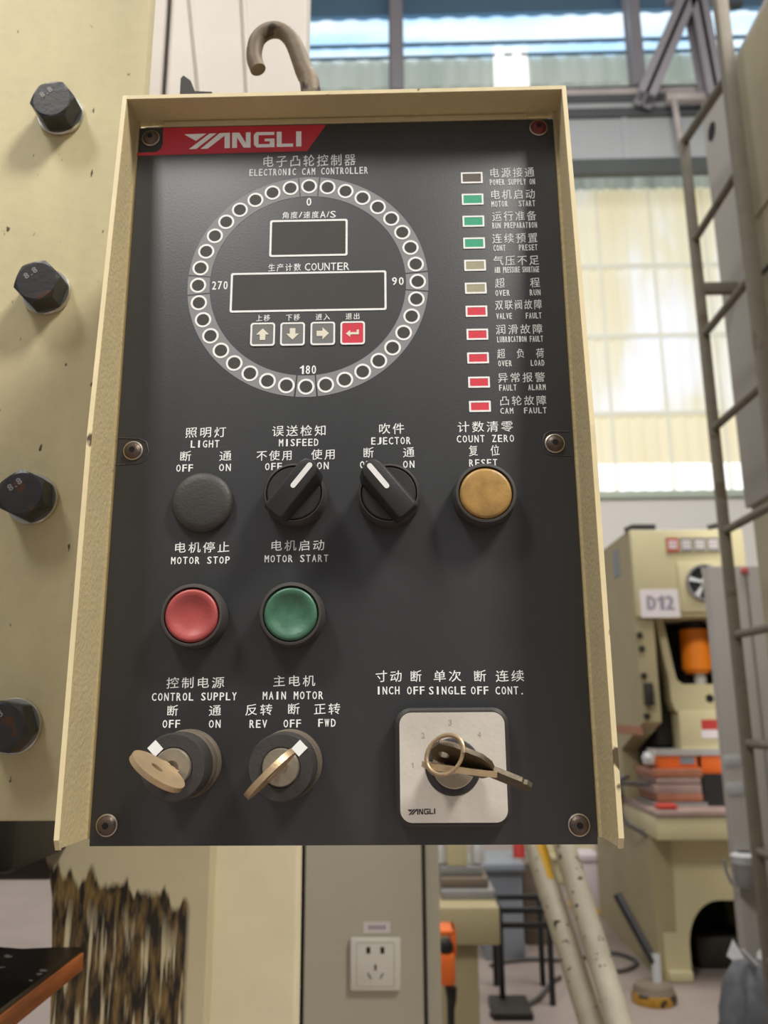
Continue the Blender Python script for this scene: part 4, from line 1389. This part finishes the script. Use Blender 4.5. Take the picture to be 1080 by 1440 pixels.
# bolster and pedestal
b = B(); b.box((fx(912, 1160), F - .14, fz(1176)), (fx(1075, 1160), F + .5, fz(1144)), .008)
bo = obj('bolster', b, m_press, dp)
b = B(); b.box((fx(910, 1140), F - .15, fz(1144)), (fx(1076, 1140), F + .5, fz(1136)), .003); obj('bolster_top', b, m_die2, bo)
b = B(); p = at(940, 1138, F - .1); b.box(p + V(-.05, 0, 0), p + V(.05, .08, .022), .006); obj('red_rag', b, m_sticker, bo)
# front pedestal with an arch
pf = F + .04
za_ = at(1000, 1266, pf).z
ax0 = at(969, 1320, pf).x
axc = at(1035, 1300, pf).x
pts = [V(fx(931, 1250), pf, fz(1178)), V(fx(931, 1250), pf, 0), V(ax0, pf, 0)]
for k in range(11):
    t = PI / 2 * k / 10
    pts.append(V(ax0 + .17 * (1 - math.cos(t)), pf, za_ - .22 + .22 * math.sin(t)))
pts += [V(axc + .25, pf, za_), V(axc + .25, pf, 0), V(axc + .38, pf, 0), V(axc + .38, pf, fz(1178))]
b = B(); b.prism(pts, (0, .10, 0)); obj('pedestal', b, m_press, dp)
b = B(); b.box((fx(933, 1250), pf - .03, 0), (ax0, pf + .12, .055), .01); obj('pedestal_foot', b, m_press, dp)
b = B(); b.box((X0 + TP, pf + .5, .0), (X1 - TP, pf + .55, .75)); obj('arch_shade', b, m_voidshade, dp)  # dark sheet as the shade behind the arch
b = B(); b.box((ax0 + .1, pf + .20, 0), (ax0 + .5, pf + .45, .16), .02); obj('scrap_box', b, m_dkmachine, dp)
# stripe, sticker and cables on the side
b = B(); b.box((X0 - .004, F + .02, fz(1034)), (X0, F + 1.3, fz(1022))); obj('red_stripe', b, mat('faded_red_stripe', (172, 112, 84), .6, 0, .1, 4), dp)
pz = at(872, 790, F + .3); b = B(); b.box((X0 - .003, F + .24, pz.z - .09), (X0, F + .37, pz.z + .07)); obj('side_sticker', b, m_bluegrey, dp)
b = B(); b.tube([V(X0 - .02, F + .3, at(890, 1098, F).z), V(X0 - .09, F + .35, at(890, 1110, F).z), V(X0 - .12, F + .30, at(890, 1135, F).z), V(X0 - .08, F + .15, at(890, 1165, F).z), V(X0 - .0, F + .08, at(890, 1178, F).z)], .012, 8)
b.tube([V(X0 - .01, F + .7, at(890, 1120, F).z), V(X0 - .07, F + .5, at(890, 1112, F).z), V(X0 - .06, F + .2, at(890, 1106, F).z), V(X0 + .02, F + .04, at(890, 1104, F).z)], .012, 8)
obj('side_cable', b, m_cable, dp)
mc = at(862, 1105, F + .6)
b = B(); b.cyl(V(X0 - .20, F + .6, mc.z), V(X0, F + .6, mc.z), .10, 24); obj('motor', b, m_grey, dp, smooth=40)
b = B(); b.tube([at(884, 752, F + .05), at(881, 744, F + .05), at(889, 741, F + .05), at(900, 741, F + .03), at(921, 741, F + .03)], .016, 10); obj('top_hose', b, m_blackpaint, dp)
b = B(); b.tube([at(996, 742, F + .1), at(1012, 738, F + .1), at(1035, 741, F + .1), at(1046, 734, F + .1)], .016, 10); obj('top_hose', b, m_blackpaint, dp)

# foot pedal and its bar beside the press
fpz = at(915, 1338, 3.95)
ped = thing('foot_pedal', 'round yellow and black foot pedal on the floor by the far press', 'foot pedal', (fpz.x, 3.95, 0))
b = B(); b.lathe((fpz.x, 3.95, 0), (0, 0, 1), [(.10, 0), (.105, .02), (.10, .045)], 32); obj('pedal_base', b, mat('dirty_yellow_paint', (178, 132, 40), .5, 0, .25, 20, spots=(50, 44, 34), spot_scale=18, spot_cut=.55), ped)
b = B(); b.lathe((fpz.x, 3.95, .045), (0, 0, 1), [(.098, 0), (.085, .03), (.03, .04)], 32); obj('pedal_cover', b, m_brown, ped)
b = B(); b.cyl((fpz.x + .02, 3.95, .07), (fpz.x + .03, 3.98, .20), .022, 12); obj('pedal_post', b, m_chrome, ped)
b = B(); b.tube([V(fpz.x + .02, 3.97, .16), at(868, 1258, 4.15)], .022, 8); obj('pedal_bar', b, m_blackpaint, ped)

# white box and small yellow base further back
wb = at(826, 1262, 5.65)
bx = thing('storage_box', 'small white lilac box standing beyond the slanting tubes', 'box', (wb.x, 5.75, 0))
zb0 = 0.02
b = B(); b.box((at(808, 1240, 5.65).x, 5.65, .02), (at(845, 1240, 5.65).x, 5.9, at(826, 1208, 5.65).z - .02), .02); obj('box_body', b, m_whitebox, bx)
b = B(); b.box((at(807, 1240, 5.65).x, 5.64, at(826, 1208, 5.65).z - .02), (at(846, 1240, 5.65).x, 5.91, at(826, 1206, 5.65).z + .02), .012); obj('box_lid', b, m_whitebox, bx)
b = B(); b.box((at(806, 1240, 5.65).x, 5.63, 0), (at(850, 1240, 5.65).x, 5.92, .02), .01); obj('yellow_skid', b, m_yellow, bx)
b = B(); b.box((at(812, 1195, 6.6).x - .3, 6.6, 0), (at(836, 1195, 6.6).x, 7.0, at(826, 1175, 6.6).z), .02)
b.box((at(812, 1195, 6.6).x - .32, 6.56, at(826, 1201, 6.6).z - .04), (at(838, 1195, 6.6).x, 6.6, at(826, 1201, 6.6).z), .01)
tag(obj('machine_base', b, m_press), 'cream machine base standing behind the white box', 'machine')

# ================================================================== SMALL PRESS BETWEEN CABINET AND TUBES
YB = 3.0
sp = thing('bench_press', 'cream bench press with bottles, partly hidden by the grey beige cabinet', 'press', (at(650, 1300, YB).x, YB + .2, 0))
g2 = lambda x, y, dy=0: at(x, y, YB + dy)
b = B(); b.box((g2(560, 1300).x, YB, g2(650, 1330).z), (g2(703, 1300).x, YB + .5, g2(650, 1276).z), .008); obj('bed', b, m_pressshade, sp)
b = B(); b.box((g2(560, 1400).x, YB + .06, 0), (g2(676, 1400).x, YB + .5, g2(650, 1330).z), .008); obj('pedestal', b, m_pressshade, sp)
for k in range(3):
    y0, y1 = 1276 - 15 * k, 1262 - 15 * k
    b = B(); b.box((g2(622, 1250).x, YB + .12 + .04 * k, g2(650, y0).z), (g2(700 - 7 * k, 1250).x, YB + .5, g2(650, y1).z), .004); obj('die_step', b, m_brown if k % 2 else m_grey, sp)
b = B(); b.box((g2(633, 1210).x, YB + .20, g2(650, 1232).z), (g2(662, 1210).x, YB + .45, g2(650, 1120).z), .006); obj('ram_column', b, m_press, sp)
for px in (622, 674):
    p = g2(px, 1225, .2)
    b = B(); b.lathe((p.x, YB + .24, g2(650, 1228).z), (0, 0, 1), [(.028, 0), (.028, .06), (.016, .085), (.016, .13), (.024, .14), (.024, .18)], 20); obj('guide_bush', b, m_chrome, sp)
# orange hand tool case hanging on the cabinet edge
oz = at(630, 1310, 2.4)
oc_ = thing('tool_case', 'orange case with a dark grip slot beside the grey beige cabinet', 'case', (oz.x, 2.45, at(630, 1388, 2.4).z))
ax_, bx_ = at(604, 1350, 2.4).x, at(643, 1350, 2.4).x
zt1, zt2, zb1 = at(630, 1311, 2.4).z, at(630, 1342, 2.4).z, at(630, 1388, 2.4).z
b = B()
b.box((ax_, 2.4, zb1), (bx_ - .006, 2.55, zt2), .012)
b.box((ax_, 2.42, zt2 - .01), (ax_ + .02, 2.53, zt1), .006); b.box((bx_ - .018, 2.42, zt2 - .01), (bx_, 2.53, zt1), .006); b.box((ax_, 2.42, zt1 - .016), (bx_, 2.53, zt1), .006)
obj('case_body', b, m_orange2, oc_)
b = B(); b.lathe(at(627, 1330, 2.42), (0, -1, 0), [(.022, 0), (.022, .012), (.014, .018), (.004, .019)], 20); obj('dark_grip', b, m_blackpaint, oc_)
b = B(); b.tube([at(634, 1388, 2.45), at(635, 1405, 2.45), at(634, 1420, 2.45), V(at(632, 1430, 2.45).x, 2.45, 0.0)], [.02, .016, .012, .010], 10); obj('cord', b, m_blackpaint, oc_)
# blue grey sheet cabinet and brown box behind
b = B(); b.box((at(680, 1250, 4.6).x, 4.6, 0), (at(735, 1250, 4.6).x, 5.0, at(700, 1222, 4.6).z), .01); b.box((at(672, 1215, 4.55).x, 4.55, at(700, 1224, 4.6).z), (at(738, 1215, 4.55).x, 5.0, at(700, 1212, 4.6).z), .01)
tag(obj('sheet_cabinet', b, m_bluegrey), 'low blue grey cabinet seen behind the black stool', 'cabinet')
b = B(); b.box((at(736, 1240, 4.9).x, 4.9, 0), (at(775, 1240, 4.9).x, 5.2, at(750, 1214, 4.9).z), .01)
tag(obj('carton', b, m_brown), 'brown carton standing behind the first slanting tube', 'box')
rb = at(731, 1190, 4.7)
b = B(); b.lathe((rb.x, 4.75, at(700, 1212, 4.6).z), (0, 0, 1), [(.035, 0), (.035, .09), (.028, .11), (.028, .13)], 20)
tag(obj('canister', b, m_sticker), 'red canister on the blue grey cabinet', 'canister')
# black stool frame
YK = 3.9
st = thing('stool', 'low black metal frame stool on the floor beyond the cabinet', 'stool', (at(735, 1340, YK).x, YK + .15, 0))
xs0, xs1 = at(703, 1300, YK).x, at(772, 1300, YK).x
zs_ = at(735, 1276, YK).z
for x in (xs0, xs1):
    for y in (YK, YK + .28):
        b = B(); b.box((x - .013, y - .013, 0), (x + .013, y + .013, zs_), .003); obj('leg', b, m_blackpaint, st)
b = B()
for y in (YK, YK + .28):
    b.box((xs0, y - .012, zs_ - .025), (xs1, y + .012, zs_), .003)
for x in (xs0, xs1):
    b.box((x - .012, YK, zs_ - .025), (x + .012, YK + .28, zs_), .003)
obj('seat_frame', b, m_blackpaint, st)
b = B(); z = at(735, 1301, YK).z; b.box((xs0, YK - .010, z - .012), (xs1, YK + .010, z + .012), .003); obj('stretcher', b, m_blackpaint, st)
b = B(); b.box((at(690, 1345, 3.75).x, 3.7, 0), (at(745, 1345, 3.75).x, 3.95, .03), .006)
tag(obj('floor_tray', b, m_dkmachine), 'flat dark tray on the floor in front of the black stool', 'tray')
# hoses on the floor
def hose(pts, lab, r=.011):
    P = []
    for px, py in pts:
        d = ROT @ Vector(((px - 540) / FPX, 1, -(py - 720) / FPX))
        P.append(CAM + d * ((r - CAM.z) / d.z))
    sm = []
    for i in range(len(P) - 1):
        p0, p1, p2, p3 = P[max(i - 1, 0)], P[i], P[i + 1], P[min(i + 2, len(P) - 1)]
        for k in range(6):
            t = k / 6
            sm.append(.5 * ((2 * p1) + (-p0 + p2) * t + (2 * p0 - 5 * p1 + 4 * p2 - p3) * t * t + (-p0 + 3 * p1 - 3 * p2 + p3) * t ** 3))
    sm.append(P[-1])
    b = B(); b.tube(sm, r, 8)
    tag(obj('hose', b, m_cable), lab, 'hose')


hose([(690, 1358), (715, 1352), (750, 1349), (800, 1350), (860, 1340), (895, 1352), (880, 1364), (850, 1366)], 'grey hose looping past the slanting tubes towards the foot pedal')
hose([(690, 1427), (720, 1420), (752, 1408), (768, 1392), (778, 1380), (788, 1374)], 'grey hose curving on the floor in front of the stool')

# tidy helper data
for o in bpy.data.objects:
    if '_org' in o:
        del o['_org']
